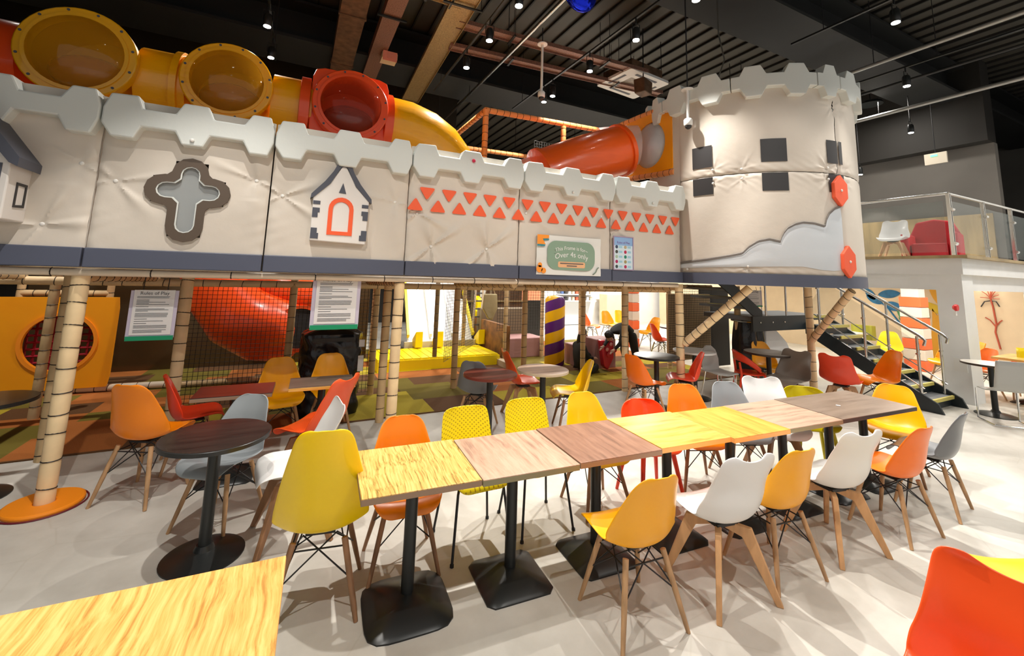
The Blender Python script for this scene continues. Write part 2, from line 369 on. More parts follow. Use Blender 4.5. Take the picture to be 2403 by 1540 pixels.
# x, y, aim, strength, label of the ones the photograph shows
TL='black track spotlight '
LAMPS=[(-.72,7.2,(.1,-.75),1.6,TL+'above the amber bubble, nearer of the two'),(-.72,8.3,(.2,.3),.7,TL+'above the amber bubble, lower of the two'),(2.42,4.86,(0,-.6),3.2,TL+'at the top edge above the perforated trays'),(2.42,5.87,(-.65,.0),1.8,TL+'just below the first crossing tray'),(2.42,6.9,(0,.6),1.2,TL+'right of the broad perforated tray, lowest on its track'),(4.4,7.5,(-.5,.5),1.0,TL+'below the pole camera, left one of a close pair'),(4.4,7.15,(.2,.3),.8,TL+'below the pole camera, right one of a close pair'),(4.4,5.9,(0,.4),1,TL+'left of the ceiling cassette'),(4.4,4.72,(.0,-.65),2.6,TL+'above the ceiling cassette'),(4.4,3.6,(.1,-.45),1.8,TL+'at the top edge left of the ribbed ceiling'),
 (-.72,3.2,(0,-.1),1.5,0),(-.72,1.0,(.25,.45),1.3,0),(2.42,2.6,(-.1,-.1),.4,0),(2.42,-.2,(0,.55),1.1,0),(4.4,.6,(.1,.75),.6,0),(7.2,2.6,(-.35,-.3),1.0,0),(7.2,.3,(-.1,.7),.45,0),(9.75,3.45,(-.2,-.3),1.1,TL+'right of the tower top'),(9.75,1.4,(-.1,.1),.65,0),(9.75,5.6,(.1,.1),.6,0),(9.75,-.4,(-.1,.8),.6,0),(-3.3,6.5,(.12,.3),2.2,0)]
for x,y,t,w,lb in LAMPS:
    o=lamp(x,y,ZL,t,w,lb or 'black track spotlight overhead, outside the picture')
for x,y,z,lb in ((12.7,4.5,5.5,TL+'before the grey upper wall'),(15.2,6.7,4.9,TL+'small, lowest beside the tower')):
    if x>14: x,y=13.6,5.97
    o=lamp(x,y,z,(0,0),.5,lb); MB().tube((0,0,.36),(0,0,CEIL-z),.01,n=6).build('drop_rod',m_wire,o)
# recessed downlights below the mezzanine, lit
for px,py in ((2064,652),(2085,646),(2183,654),(2310,655)):
    p=at(px,py,Z=2.118)
    o=MB().lathe([(.09,-.012),(.09,.0)],20,(p.x,p.y,p.z+.001)).build('downlight',m_lens); tag(o,'round white downlight below the mezzanine, '+('leftmost, nearest the tower' if px<2070 else 'second from the left' if px<2100 else 'just left of the white column' if px<2200 else 'above the flower mural'),'downlight','downlights below the mezzanine')
for x,y,e in ((11.8,4.6,22),(12.6,6.6,24),(11.2,8.2,22),(12.8,3.7,15)):
    l=bpy.data.lights.new('down','AREA'); l.shape='DISK'; l.size=.3; l.energy=e; l.color=(1,.94,.84)
    lo=bpy.data.objects.new('downlight_beam',l); C.objects.link(lo); lo.location=(x,y,2.08)
PLAB=['wide round pendant lamp over the far cafe, left one','wide round pendant lamp over the far cafe, right one','wide round pendant lamp above the white slide','wide round pendant lamp above the mauve bench','wide round pendant lamp over the mezzanine','wide round pendant lamp beyond the right edge','wide round pendant lamp above the staircase']
for x,y,z,e in ((8.6,12.4,3.6,170),(11.6,12.2,3.6,180),(2.9,10.2,4.2,85),(5.6,11.2,3.8,70),(12.6,5.2,6.4,45),(12.4,1.2,5.6,110),(9.2,6.6,5.6,75)):  # hanging lamps with round shades, added only to brighten these areas
    l=bpy.data.lights.new('pendant','AREA'); l.shape='DISK'; l.size=.5; l.energy=e; l.color=(1,.94,.86)
    lo=bpy.data.objects.new('pendant_beam',l); C.objects.link(lo); lo.location=(x,y,z)
    t=thing('pendant_lamp',PLAB.pop(0),'lamp',(x,y,z+.02),0,'pendant lamps beyond the play frame')
    MB().lathe([(.26,.0),(.24,.06),(.08,.12),(.02,.14)],20).build('shade',m_black,t,True); MB().tube((0,0,.14),(0,0,CEIL-z-.05),.008,n=6).build('cord',m_wire,t)

# ================================================================ CASTLE PANELS
SEAM=[-4.1,-2.82,-1.555,-.289,1.042,2.431,3.871,5.235]; YC=4.70; ZB,ZS,ZT=1.84,2.0,3.26
BT=[(0,.17),(.032,.30),(.177,.31),(.21,.20),(.387,.20),(.427,.31),(.573,.31),(.613,.20),(.8,.20),(.847,.31),(.968,.31),(1,.18)]
BB=[(0,.04),(.056,-.07),(.177,-.07),(.21,.04),(.395,.04),(.44,-.07),(.565,-.07),(.6,.04),(.8,.04),(.847,-.07),(.968,-.07),(1,.06)]
BUT={0:[],1:[(-1.66,2.69),(-1.83,2.17)],2:[(-1.43,2.57),(-.41,2.70)],3:[(-.18,2.58),(.9,2.63)],4:[(1.15,2.53),(1.33,2.17),(2.01,2.18),(2.3,2.78)],5:[(2.53,2.66),(3.71,2.72)],6:[(3.97,2.55)]}
DEEP={(1.33,2.17):1,(2.01,2.18):1.15,(1.15,2.53):.9,(2.53,2.66):.7,(-.41,2.70):.6,(-.18,2.58):.7}
def pinch(x,z,bl):
    d=0
    for bx,bz in bl:
        k=DEEP.get((bx,bz),.5); dx,dz=x-bx,z-bz; r=math.hypot(dx,dz); a=math.atan2(dz,dx)
        d-=.040*k*math.exp(-(r/.12)**1.1)
        if z>2.52: k=k*max(.12,1-(z-2.52)/.10) if bl is BUT[4] or bl is BUT[5] or bl is BUT[6] else k*.7
        d+=.036*k*math.exp(-((r-.12)/.28)**2)*max(0,math.sin(a*4.0+bx*9+1.3*math.sin(a*2+bz*5)))**3*min(1,r/.05)
    return d
panL=['blank cream castle wall panel at the far left end','cream castle wall panel with a projecting toy house, left edge of the picture','cream castle wall panel with the cross shaped window','cream castle wall panel with the little raised house and orange arch','cream castle wall panel, widest buttoned folds below the orange triangles','cream castle wall panel behind the green over fours banner','narrow cream castle wall panel carrying the blue poster beside the tower']
btn=MB().lathe([(.0,-.004),(.018,0),(.017,.008),(.008,.013)],12,axis='y').mesh('button',mat('cream_button',(.8,.78,.74),.35))
btn.polygons.foreach_set('use_smooth',[True]*len(btn.polygons))
def stud(x,y,z,par,rz=0):
    o=bpy.data.objects.new('button',btn); C.objects.link(o); o.parent=par; o.location=(x,y,z); o.rotation_euler=(0,0,rz+PI)
castle=[]
for i in range(7):
    a,b=SEAM[i]+.006,SEAM[i+1]-.006; w=b-a
    t=thing('castle_facade',panL[i],'wall panel'); castle.append(t)
    nx=int(w/.016); nz=80
    def f(u,v,a=a,w=w,bl=BUT[i]):
        x=a+w*u; z=ZS-.02+(ZT+.05-ZS)*v
        e=min(u,1-u)*w; rnd=.022*(1-math.exp(-e/.02))
        puff=.016*math.sin(PI*u)*math.sin(PI*v)
        wr=.0035*math.sin(x*23+3*math.sin(z*7))*math.exp(-e/.12)*math.sin(z*38+i)
        return (x,YC-rnd-puff-pinch(x,z,bl)-wr,z)
    fab=MB().grid(f,nx,nz)
    if i!=2: fab.build('canvas',m_fab,t,True)
    else:
        # cut the cross shaped opening out of the canvas
        def inside(x,z): 
            return (abs(z-2.535)<.12 and abs(x+.915)<.27) or (abs(x+.915)<.12 and 2.13<z<2.80)
        keep=[k for k,fc in enumerate(fab.f) if not inside(sum(fab.v[j][0] for j in fc)/4,sum(fab.v[j][2] for j in fc)/4)]
        fab.f=[fab.f[k] for k in keep]; fab.mi=[0]*len(fab.f); fab.build('canvas',m_fab,t,True)
    MB().box((a+b)/2,YC+.03,(ZS+ZT)/2,w,.02,ZT-ZS).build('backing',m_fab,t) if i!=2 else None
    MB().box((a+b)/2,YC-.012,(ZB+ZS)/2,w,.07,ZS-ZB).build('skirt_band',m_navy,t,bev=.008)
    q=MB(); prof=[(a+u*w,3.0+v) for u,v in BT]+[(a+u*w,3.0+v) for u,v in reversed(BB)]
    if i==6: prof=[(x if x<b-.02 else b,z) for x,z in prof]
    q.prism(prof,XZ(4.70),-.06,.13); q.build('battlement',m_mer,t,bev=.014,fix=True)
    for bx,bz in BUT[i]: stud(bx,YC-.012+.03*DEEP.get((bx,bz),.5)*.6,bz,t)
    stud(a+w*.5,4.565,2.98,t) if i in (2,5,6) else None
rt=MB().lathe([(.001,-.012),(.022,-.004),(.016,.010),(.004,.03)],12,(SEAM[4]+.70,4.555,3.19),'y').build('red_tag',MATS['toy_red'] if 'toy_red' in MATS else mat('tag_red',(.6,.01,.06),.4),castle[4],True)
# triangles
tri=[]
def tri_mesh(up):
    P=[]; s=1 if up else -1
    for cx,cz,a0 in ((-.085,-.062*s,210),(.085,-.062*s,330),(0,.075*s,90)):
        pass
    pts=[(-.095,-.072),(.095,-.072),(0,.075)]
    r=.016; out=[]
    for k in range(3):
        p=Vector(pts[k]); a=(Vector(pts[k-1])-p).normalized(); b=(Vector(pts[(k+1)%3])-p).normalized()
        out+= [p+a*r*1.8,p+(a+b)*r*.45,p+b*r*1.8]
    out=[(v.x,v.y*s) for v in out]
    return MB().prism(out,XZ(0),0,.006).mesh('triangle',m_red)
tu,td=tri_mesh(True),tri_mesh(False)
def trip(me,x,z):
    i=max(k for k in range(7) if SEAM[k]<=x)
    o=bpy.data.objects.new('triangle',me); C.objects.link(o); o.parent=castle[i]; o.location=(x,YC-.046,z)
for k in range(16): trip(td,1.24+.2565*k,2.755) if 1.24+.2565*k<5.15 else None
for k in range(16): trip(tu,1.115+.2565*k,2.632) if 1.115+.2565*k<5.18 else None
# cross window
def plus(w,L,R_,top,bot,cx,cz,rr,n=6):
    """rounded plus outline: arm half width w, rounded ends"""
    P=[]
    def arc(x,z,r,a0,a1): 
        for k in range(n+1):
            t=R(a0+(a1-a0)*k/n); P.append((cx+x+r*math.cos(t),cz+z+r*math.sin(t)))
    arc(R_-w,0,w,-90,90); P.append((cx+w+rr*.6,cz+w)); P.append((cx+w,cz+w+rr*.6)); arc(0,top-w,w,0,180); P.append((cx-w,cz+w+rr*.6)); P.append((cx-w-rr*.6,cz+w))
    arc(-(L-w),0,w,90,270); P.append((cx-w-rr*.6,cz-w)); P.append((cx-w,cz-w-rr*.6)); arc(0,-(bot-w),w,180,360); P.append((cx+w,cz-w-rr*.6)); P.append((cx+w+rr*.6,cz-w))
    return P
t=castle[2]; cx,cz=-.915,2.535
fr=MB().frame(plus(.135,.315,.315,.30,.455,cx,cz,.05),plus(.072,.235,.235,.225,.375,cx,cz,.07),XZ(YC-.02),0,.035).build('cross_frame',mat('brown_trim',(.10,.070,.048),.5),t,fix=True)
MB().frame(plus(.072,.235,.235,.225,.375,cx,cz,.07),plus(.062,.225,.225,.215,.365,cx,cz,.07),XZ(YC-.035),0,.012).build('bead',m_mer,fr,fix=True)
MB().prism(plus(.068,.232,.232,.22,.37,cx,cz,.07),XZ(YC-.01),0,.008).build('clear_pane',mat('crinkled_pane',(.55,.58,.58),.05,alpha=.42,coat=.6,bump=1,bscale=3),fr,fix=True)
# little house relief on panel 3
t=castle[3]; hx=.355; fnH=lambda y0:XZ(y0)
hs=MB().prism([(hx-.265,2.16),(hx+.255,2.145),(hx+.265,2.60),(hx+.13,2.73),(hx+.02,2.93),(hx-.02,2.93),(hx-.13,2.74),(hx-.265,2.60)],XZ(YC-.02),0,.075).build('house_relief',m_housew,t,bev=.008,fix=True)
for s in (-1,1):
    MB().prism([(hx+s*.29,2.575),(hx+s*.285,2.62),(hx+s*.17,2.76),(hx+s*.10,2.87),(hx+s*.05,2.985),(hx,3.0),(hx,2.93),(hx+s*.03,2.92),(hx+s*.12,2.74),(hx+s*.255,2.595)],XZ(YC-.085),-.06,.02).build('roof_edge',m_slate,hs,fix=True)
arch_o=[(-.118,2.225)]+[(.118*math.cos(R(180-k*18)),2.49+.118*math.sin(R(180-k*18))) for k in range(11)]+[(.118,2.225)]
arch_i=[(-.078,2.262)]+[(.078*math.cos(R(180-k*18)),2.485+.078*math.sin(R(180-k*18))) for k in range(11)]+[(.078,2.262)]
MB().frame([(hx+x,z) for x,z in arch_o],[(hx+x,z) for x,z in arch_i],XZ(YC-.095),0,.008).build('arch',m_red,hs,fix=True)
MB().prism([(hx-.035,2.655),(hx+.035,2.65),(hx,2.76)],XZ(YC-.095),0,.006).build('gable_mark',m_slate,hs,fix=True)
for s in (-1,1):
    for z0,hh,ww in ((2.18,.055,.07),(2.235,.05,.055),(2.39,.05,.05),(2.44,.045,.065),(2.52,.035,.065)):
        MB().prism([(hx+s*.262,z0),(hx+s*.262,z0+hh),(hx+s*(.262-ww),z0+hh),(hx+s*(.262-ww),z0)],XZ(YC-.095),0,.005).build('quoin',m_slate,hs,fix=True)
# projecting house on panel 1
t=castle[1]; x0,x1=-2.55,-1.93
hb=MB().prism([(x0,2.17),(x1,2.17),(x1,2.60),((x0+x1)/2,2.98),(x0,2.60)],XZ(YC-.02),0,.30).build('house_box',m_housew,t,bev=.01,fix=True)
for s,xx in ((1,x1),(-1,x0)):
    xm=(x0+x1)/2
    MB().prism([(xx+s*.05,2.56),(xx+s*.05,2.63),(xm,3.12),(xm,2.98),(xx-s*.0,2.585)],XZ(YC-.02),0,.33).build('roof_side',m_slate,hb,fix=True)
for z0 in (2.24,2.44): MB().prism([(x1-.16,z0),(x1-.04,z0),(x1-.04,z0+.14),(x1-.16,z0+.14)],XZ(YC-.32),0,.006).build('window_mark',m_slate,hb,fix=True)
MB().frame([(YC-.07,2.28),(YC-.21,2.27),(YC-.21,2.46),(YC-.07,2.46)],[(YC-.09,2.30),(YC-.19,2.29),(YC-.19,2.44),(YC-.09,2.44)],lambda u,v,d:(x1+d,u,v),0,.006).build('side_window_mark',m_patch,hb,fix=True)

# ---------------------------------------------------------------- tower
TX,TY,TR=6.8,4.70,1.55
def cyl(px,py,r=TR):
    d=ray(px,py); a=d.x**2+d.y**2; b=-2*(d.x*TX+d.y*TY); c=TX*TX+TY*TY-r*r; D=max(0,b*b-4*a*c)
    k=(-b-math.sqrt(D))/2/a; P=d*k; return math.degrees(math.atan2(P.y-TY,P.x-TX))%360, P.z+H
TW=lambda a,z,d: (TX+(TR+d)*math.cos(R(a)),TY+(TR+d)*math.sin(R(a)),z)   # angle, height, standing out
tow=thing('castle_tower','tall round cream castle tower with dark square windows','tower')
TB=[(200,3.44),(228,3.44),(258.5,3.42),(200,3.37),(229,3.35),(258,3.36),(264,4.45),(268,4.45),(184,2.03),(213,2.08)]
def tpinch(a,z,bl):
    d=0
    for ba,bz,k in bl:
        dx=(a-ba)*R(1)*TR; dz=z-bz; r=math.hypot(dx,dz); an=math.atan2(dz,dx)
        d-=.022*k*math.exp(-(r/.07)**1.1)
        d+=.010*k*math.exp(-((r-.09)/.12)**2)*max(0,math.sin(an*7+ba))**2*min(1,r/.04)
    return d
tb1=[(200,3.50,.5),(214,3.47,.4),(256,3.48,1.2),(262,4.38,1.3),(268,4.36,1.2),(268,3.50,1)]; tb0=[(200,3.30,.5),(214,3.33,.4),(256,3.32,1.2),(184,2.05,.7),(215,2.10,.8),(268,3.3,1)]
def shell(a0,a1,z0,z1,bl,na,nz,name,mt=m_fab,lab=None):
    def f(u,v):
        a=a0+(a1-a0)*u; z=z0+(z1-z0)*v; e=min(v,1-v)*(z1-z0); eu=min(u,1-u)*R(a1-a0)*TR
        return TW(a,z,-.018*math.exp(-e/.02)-.018*math.exp(-eu/.02)+tpinch(a,z,bl)+.003*math.sin(z*60+a)*math.exp(-e/.10))
    return MB().grid(f,na,nz).build(name,mt,tow,True,label=lab)
shell(180,263.5,ZS-.01,3.405,tb0,150,90,'lower_canvas'); shell(180,263.5,3.415,4.80,tb1,150,90,'upper_canvas')
shell(264,350,ZS-.01,3.405,tb0,60,50,'side_canvas'); shell(264,350,3.415,4.80,tb1,60,50,'side_canvas'); shell(350,540,ZS,4.8,[],30,10,'rear_canvas')
MB().grid(lambda u,v:TW(180+360*u,1.84+.16*v,.012),96,1).build('skirt_band',m_navy,tow,True)
MB().lathe([(1.50,0),(1.50,.03)],48,(TX,TY,1.84)).build('tower_floor',m_postd,tow)
def wallpoly(P,name,mt,d0,d1,par=tow,fix=True,lab=None):
    # subdivide edges so the piece follows the curve
    out=[]
    for i,(a,z) in enumerate(P):
        a2,z2=P[(i+1)%len(P)]; n=max(1,int(abs(a2-a)/3))
        out+=[(a+(a2-a)*k/n,z+(z2-z)*k/n) for k in range(n)]
    return MB().prism(out,TW,d0,d1).build(name,mt,par,fix=fix,label=lab)
def wallrect(a0,a1,z0,z1,name,mt,d=.008):
    q=MB(); n=6
    q.grid(lambda u,v:TW(a0+(a1-a0)*u,z0+(z1-z0)*v,d),n,1)
    return q.build(name,mt,tow,True)
for a0,a1 in ((189,200),(223,235),(256,263),(264.3,266.8)):
    wallrect(a0,a1,3.55,3.88,'window_patch',m_patch); wallrect(a0,a1,3.14,3.395,'window_patch',m_patch)
# merlons round the top
BT2=[(0,.20),(.10,.20),(.16,.31),(.34,.31),(.40,.20),(.60,.20),(.66,.31),(.84,.31),(.90,.20),(1,.20)]
BB2=[(0,.04),(.10,.04),(.16,-.07),(.34,-.07),(.40,.04),(.60,.04),(.66,-.07),(.84,-.07),(.90,.04),(1,.04)]
def towb(a0,a1,u0,u1):
    def zt(u,L):
        for (p0,v0),(p1,v1) in zip(L[:-1],L[1:]):
            if u<=p1+1e-9: return v0+(v1-v0)*(u-p0)/(p1-p0+1e-9)
        return L[-1][1]
    us=sorted(set([u0+(u1-u0)*k/26 for k in range(27)]+[u for u,_ in BT2 if u0<u<u1])); vs=[]
    for u in us:
        a=a0+(a1-a0)*(u-u0)/(u1-u0); t_=4.57+1.2*zt(u,BT2); b_=4.57+1.2*zt(u,BB2)
        vs+= [TW(a,b_,.10),TW(a,t_,.10),TW(a,t_,-.05),TW(a,b_,-.05)]
    fs=[]
    for k in range(len(us)-1):
        for j in range(4): fs.append((k*4+j,k*4+(j+1)%4,(k+1)*4+(j+1)%4,(k+1)*4+j))
    fs+=[(0,1,2,3),tuple((len(us)-1)*4+j for j in (3,2,1,0))]
    MB().add(vs,fs).build('battlement',m_mer,tow,bev=.012,fix=True)
towb(171,210.4,0,1); towb(210.8,250,0,1); towb(250.4,263.6,0,.46)
for a0 in (264.2,304.2,344.2,384.2,424.2,464.2,504.2): towb(a0,a0+(39.4 if a0<500 else 26),0,1)
# cloud applique
def cy(L): return [cyl(1550+x/2.702,130+y/2.702) for x,y in L]
up_=cy([(132,1322),(300,1300),(440,1278),(520,1262),(560,1222),(620,1185),(690,1172),(758,1188),(775,1140),(805,1102),(850,1078),(900,1066),(970,1072),(1038,1092),(1046,1050),(1065,1010),(1100,978),(1140,962)])
low=cy([(1166,1362),(1100,1368),(1020,1362),(900,1340),(700,1340),(500,1342),(300,1345),(132,1350)])
def strip(top,bot,name,mt,d):
    q=MB(); A0=max(top[0][0],bot[0][0]); A1=min(top[-1][0],bot[-1][0])
    def ev(L,a):
        for (a0,z0),(a1,z1) in zip(L[:-1],L[1:]):
            if a<=a1: return z0+(z1-z0)*(a-a0)/(a1-a0+1e-9)
        return L[-1][1]
    n=90
    q.grid(lambda u,v:TW(A0+(A1-A0)*u,(ev(bot,A0+(A1-A0)*u)*(1-v)+ev(top,A0+(A1-A0)*u)*v),d if 0.001<v<.999 else d-.008),n,6)
    return q.build(name,mt,tow,True)
up2=sorted(up_); lo2=sorted(low)
up2=[(min(a,263.3),z) for a,z in up2]; lo2=[(min(a,263.3),z) for a,z in lo2]
strip([(a,z) for a,z in up2],lo2,'cloud_applique',m_fabL,.014)
strip([(a,z+.028) for a,z in up2],[(a,z-.004) for a,z in up2],'cloud_edge',mat('cloud_edge_grey',(.17,.15,.135),.6),.022)
for a,z,_ in tb1[:2]+tb0[:5]+tb1[2:3]:
    p=TW(a,z,.0); stud(p[0],p[1],p[2],tow,R(a-270))
# orange hexagon pads
for k,(px,py) in enumerate(((1966,449),(1986,615))):
    a,z=cyl(px,py); 
    hx_=MB().prism([(0,.22),(.125,.10),(.125,-.10),(0,-.22),(-.125,-.10),(-.125,.10)],lambda u,v,d:(u,-d,v),0,.05).build('hexagon_pad',m_red2,tow,bev=.006,fix=True)
    p=TW(a,z,.0); hx_.location=p; hx_.rotation_euler.z=R(a-270)
    o=bpy.data.objects.new('button',btn); C.objects.link(o); o.parent=hx_; o.location=(0,-.05,0); o.rotation_euler.z=PI

# ================================================================ PLAY FRAME
frame=thing('climbing_structure','foam padded steel play frame under the castle wall','play frame')
tieM={}
def ring(r):
    k=round(r,3)
    if k not in tieM:
        tieM[k]=MB().path([(r*math.cos(t*PI/6),r*math.sin(t*PI/6),.006*math.sin(t*PI/6)) for t in range(12)],.0045,4,closed=True).mesh('cable_tie',m_tie)
    return tieM[k]
def padded(p0,p1,r,mt=m_post,name='padded_post',gap=.17,single=True,par=frame,seed=0):
    p0,p1=Vector(p0),Vector(p1); L=(p1-p0).length; d=(p1-p0)/L; rn=random.Random(seed+int(p0.x*100))
    n=max(2,int(L/.05)); ts=[]; s=gap*rn.uniform(.3,1)
    while s<L: ts.append(s); s+=gap*rn.uniform(.8,1.2)
    pts=[];rs=[]
    cuts=sorted([0,L]+[x for t in ts for x in (t-.02,t,t+.02) if 0<x<L])
    for x in cuts: pts.append((0,0,x)); rs.append(r*.93 if any(abs(x-t)<1e-6 for t in ts) else r)
    o=MB().path(pts,rs,14).build(name,mt,par,True)
    o.location=p0; o.rotation_mode='QUATERNION'; o.rotation_quaternion=d.to_track_quat('Z','Y')
    if single:
        for t in ts:
            c=bpy.data.objects.new('cable_tie',ring(r*.97)); C.objects.link(c); c.parent=o; c.location=(0,0,t); c.rotation_euler=(rn.uniform(-.12,.12),rn.uniform(-.12,.12),0)
    else:
        q=MB()
        for t in ts: q.path([(r*.98*math.cos(k*PI/4),r*.98*math.sin(k*PI/4),t) for k in range(8)],.005,4,closed=True)
        q.build('cable_ties',m_tie,o)['kind']='stuff'
    return o
def PP(x,y,r=.055,z1=1.80,mt=m_post,**k): return padded((x,y,0),(x,y,z1),r,mt,**k)
p1=PP(-1.585,4.80,.060,1.82)
PP(1.03,4.80,.055,1.82); PP(5.30,4.80,.06,1.82); PP(7.86,4.34,.058,1.82)
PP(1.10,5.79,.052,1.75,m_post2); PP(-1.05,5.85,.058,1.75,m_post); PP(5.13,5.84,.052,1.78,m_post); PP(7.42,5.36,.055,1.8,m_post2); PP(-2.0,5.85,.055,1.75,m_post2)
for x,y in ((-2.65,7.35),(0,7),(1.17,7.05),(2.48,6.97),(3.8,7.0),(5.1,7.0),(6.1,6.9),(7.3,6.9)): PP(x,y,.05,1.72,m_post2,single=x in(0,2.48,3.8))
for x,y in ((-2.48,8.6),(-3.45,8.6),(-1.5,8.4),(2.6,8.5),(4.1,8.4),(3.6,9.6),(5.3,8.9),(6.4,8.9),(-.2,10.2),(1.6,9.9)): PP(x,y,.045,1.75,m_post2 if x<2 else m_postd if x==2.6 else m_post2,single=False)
# beams
padded((-4.1,4.74,1.80),(5.2,4.74,1.80),.032,m_cream,'padded_beam',gap=.6,single=False)
padded((-4.1,5.9,1.77),(7.4,5.9,1.77),.03,m_post2,'padded_beam',single=False)
padded((-4.1,7.0,1.65),(7.3,7.0,1.65),.05,m_post,'padded_beam',single=True,gap=.22)
padded((-3.45,8.6,1.42),(-2.48,8.6,1.42),.045,m_post2,'padded_beam',single=True); padded((-3.45,8.6,.06),(-1.5,8.45,.06),.05,m_cream,'padded_beam'); padded((-1.5,8.4,.06),(-.2,8.4,.06),.045,m_post2,'padded_beam',single=False)
for x in (-2.82,-1.59,1.03,2.45,3.8,5.3): padded((x,4.8,1.76),(x,7,1.70),.04,m_post2,'padded_beam',single=False)
padded((5.33,4.75,.93),(5.75,3.95,1.80),.058,m_post,'padded_brace',gap=.13); padded((7.86,4.34,.93),(7.72,3.62,1.80),.058,m_post,'padded_brace',gap=.13)
# deck over the frame
MB().box(1.45,5.95,1.80,7.7,2.2,.05).build('deck',m_postd,frame)
MB().box(1.45,7.02,2.2,7.7,.05,.8).build('deck_guard',m_dark,frame)
# base pad of the front left post
bp=thing('post_base_pad','round orange foam base pad round the front left padded post','base pad',(-1.585,4.80,0))
MB().frame(circle(.235,40),circle(.062,40),lambda u,v,d:(u,v,d),.0,.035).build('pad',m_odisc,bp,bev=.014,fix=True)
MB().path([(.25*math.cos(t*PI/20),.25*math.sin(t*PI/20),.006) for t in range(40)],.006,6,closed=True).build('rim',mat('maroon_rim',(.15,.01,.02),.5),bp)
# nets
def net(p0,ax,ay,step=.06,r=.0035,nm='net',skip=None,par=frame,mt=m_net):
    p0,ax,ay=Vector(p0),Vector(ax),Vector(ay); q=MB(); n=int(ax.length/step); m=int(ay.length/step)
    for i in range(n+1): q.tube(p0+ax*i/n,p0+ax*i/n+ay,r,n=3)
    for j in range(m+1): q.tube(p0+ay*j/m,p0+ay*j/m+ax,r,n=3)
    o=q.build(nm,mt,par); o['kind']='stuff'; return o
net((-1.25,7.02,.06),(2.4,0,0),(0,0,1.6),.055); net((-2.6,7.02,.1),(1.3,0,0),(0,0,.0001+1.5),.075) if False else None
net((2.5,7.6,.3),(1.2,1.6,0),(0,0,1.4),.055); net((6.65,6.30,.35),(1.25,0,0),(0,0,1.35),.045); net((7.9,5.2,.9),(.5,.35,0),(0,0,.9),.05,.003,mt=m_white)
net((3.9,8.4,.7),(1.3,0,0),(0,0,1.0),.06)
MB().box(7.28,6.35,.95,1.22,.05,1.3).build('tan_padded_panel',mat('tan_pad',(.55,.38,.20),.6),frame)
MB().box(8.35,6.6,.9,.9,.05,1.7).build('dark_side_panel',m_dark,frame)
# upper cage
PU=m_oplasp=mat('orange_cage_foam',(.85,.33,.10),.5)
for a,b in (((2.67,6.5,3.0),(2.67,6.5,4.67)),((4.25,6.5,3.0),(4.25,6.5,4.67)),((2.67,6.5,4.67),(5.25,6.5,4.76)),((2.67,6.5,4.67),(2.67,8.6,4.67)),((2.67,8.6,3.2),(2.67,8.6,4.67)),((2.67,8.6,4.6),(6.4,8.6,4.7)),((4.9,8.6,3.2),(4.9,8.6,4.65)),((5.28,6.5,4.78),(5.28,4.82,4.74)),((5.28,6.4,3.72),(5.28,4.82,3.60)),((5.28,6.45,3.0),(5.28,6.45,4.8))):
    padded(a,b,.05,PU,'cage_bar',gap=.14,single=(a[1]<7 and b[1]<7))
net((4.25,7.6,3.4),(1.4,0,0),(0,0,1.3),.06,.006)
MB().box(1.8,9.6,1.8,7.5,2.6,.05).build('rear_deck',m_postd,frame) if False else None

# info sheets
def sheet(tl,tr,bl,br,Y,lab,grn=True,head='Rules of Play'):
    t=thing('info_sheet',lab,'notice'); a,b,c,d=[at(*q,Y=Y) for q in (tl,tr,bl,br)]
    x0=(a.x+c.x)/2; x1=(b.x+d.x)/2; z1=(a.z+b.z)/2; z0=(c.z+d.z)/2; w=x1-x0; h=z1-z0; xm=(x0+x1)/2
    MB().box(xm,Y+.008,(z0+z1)/2,w*1.18,.006,h*1.0).build('plastic_sleeve',m_lilac,t)
    MB().box(xm,Y,(z0+z1)/2+h*.04,w,.006,h*.94).build('paper',m_paper,t)
    MB().box(xm,Y+.002,z0+h*.0,w*1.16,.012,h*.09).build('green_strip',m_green,t)
    MB().path([(xm-w*.3,Y,z1-.01),(xm-w*.3,Y+.02,1.80)],.004,4).path([(xm+w*.3,Y,z1-.01),(xm+w*.3,Y+.02,1.80)],.004,4).build('tie',m_tie,t)
    q=MB(); z=z1-h*.13; rn=random.Random(3); k=0
    while z>z0+h*.12:
        ww=w*rn.choice((.8,.8,.78,.7,.3)); q.box(xm-w*.42+ww/2,Y-.004,z,ww,.002,h*.009); z-=h*.024*rn.choice((1,1,1,1.9))
    q.build('text_lines',m_ink,t)['kind']='stuff'
    text_mesh(head,w*.14,m_ink,t,(xm,Y-.004,z1-h*.06))
    return t
sheet((742,648),(840,652),(738,768),(832,768),4.80,'printed play rules sheet in green bottomed sleeve, above the black bag covered machine')
sheet((318,680),(412,684),(300,792),(398,796),5.0,'printed play rules sheet hanging between posts, left of the red spiral slide')
sheet((1744,682),(1786,682),(1744,718),(1784,720),5.0,'small rules sheet hanging under the tower, in front of the stairs')

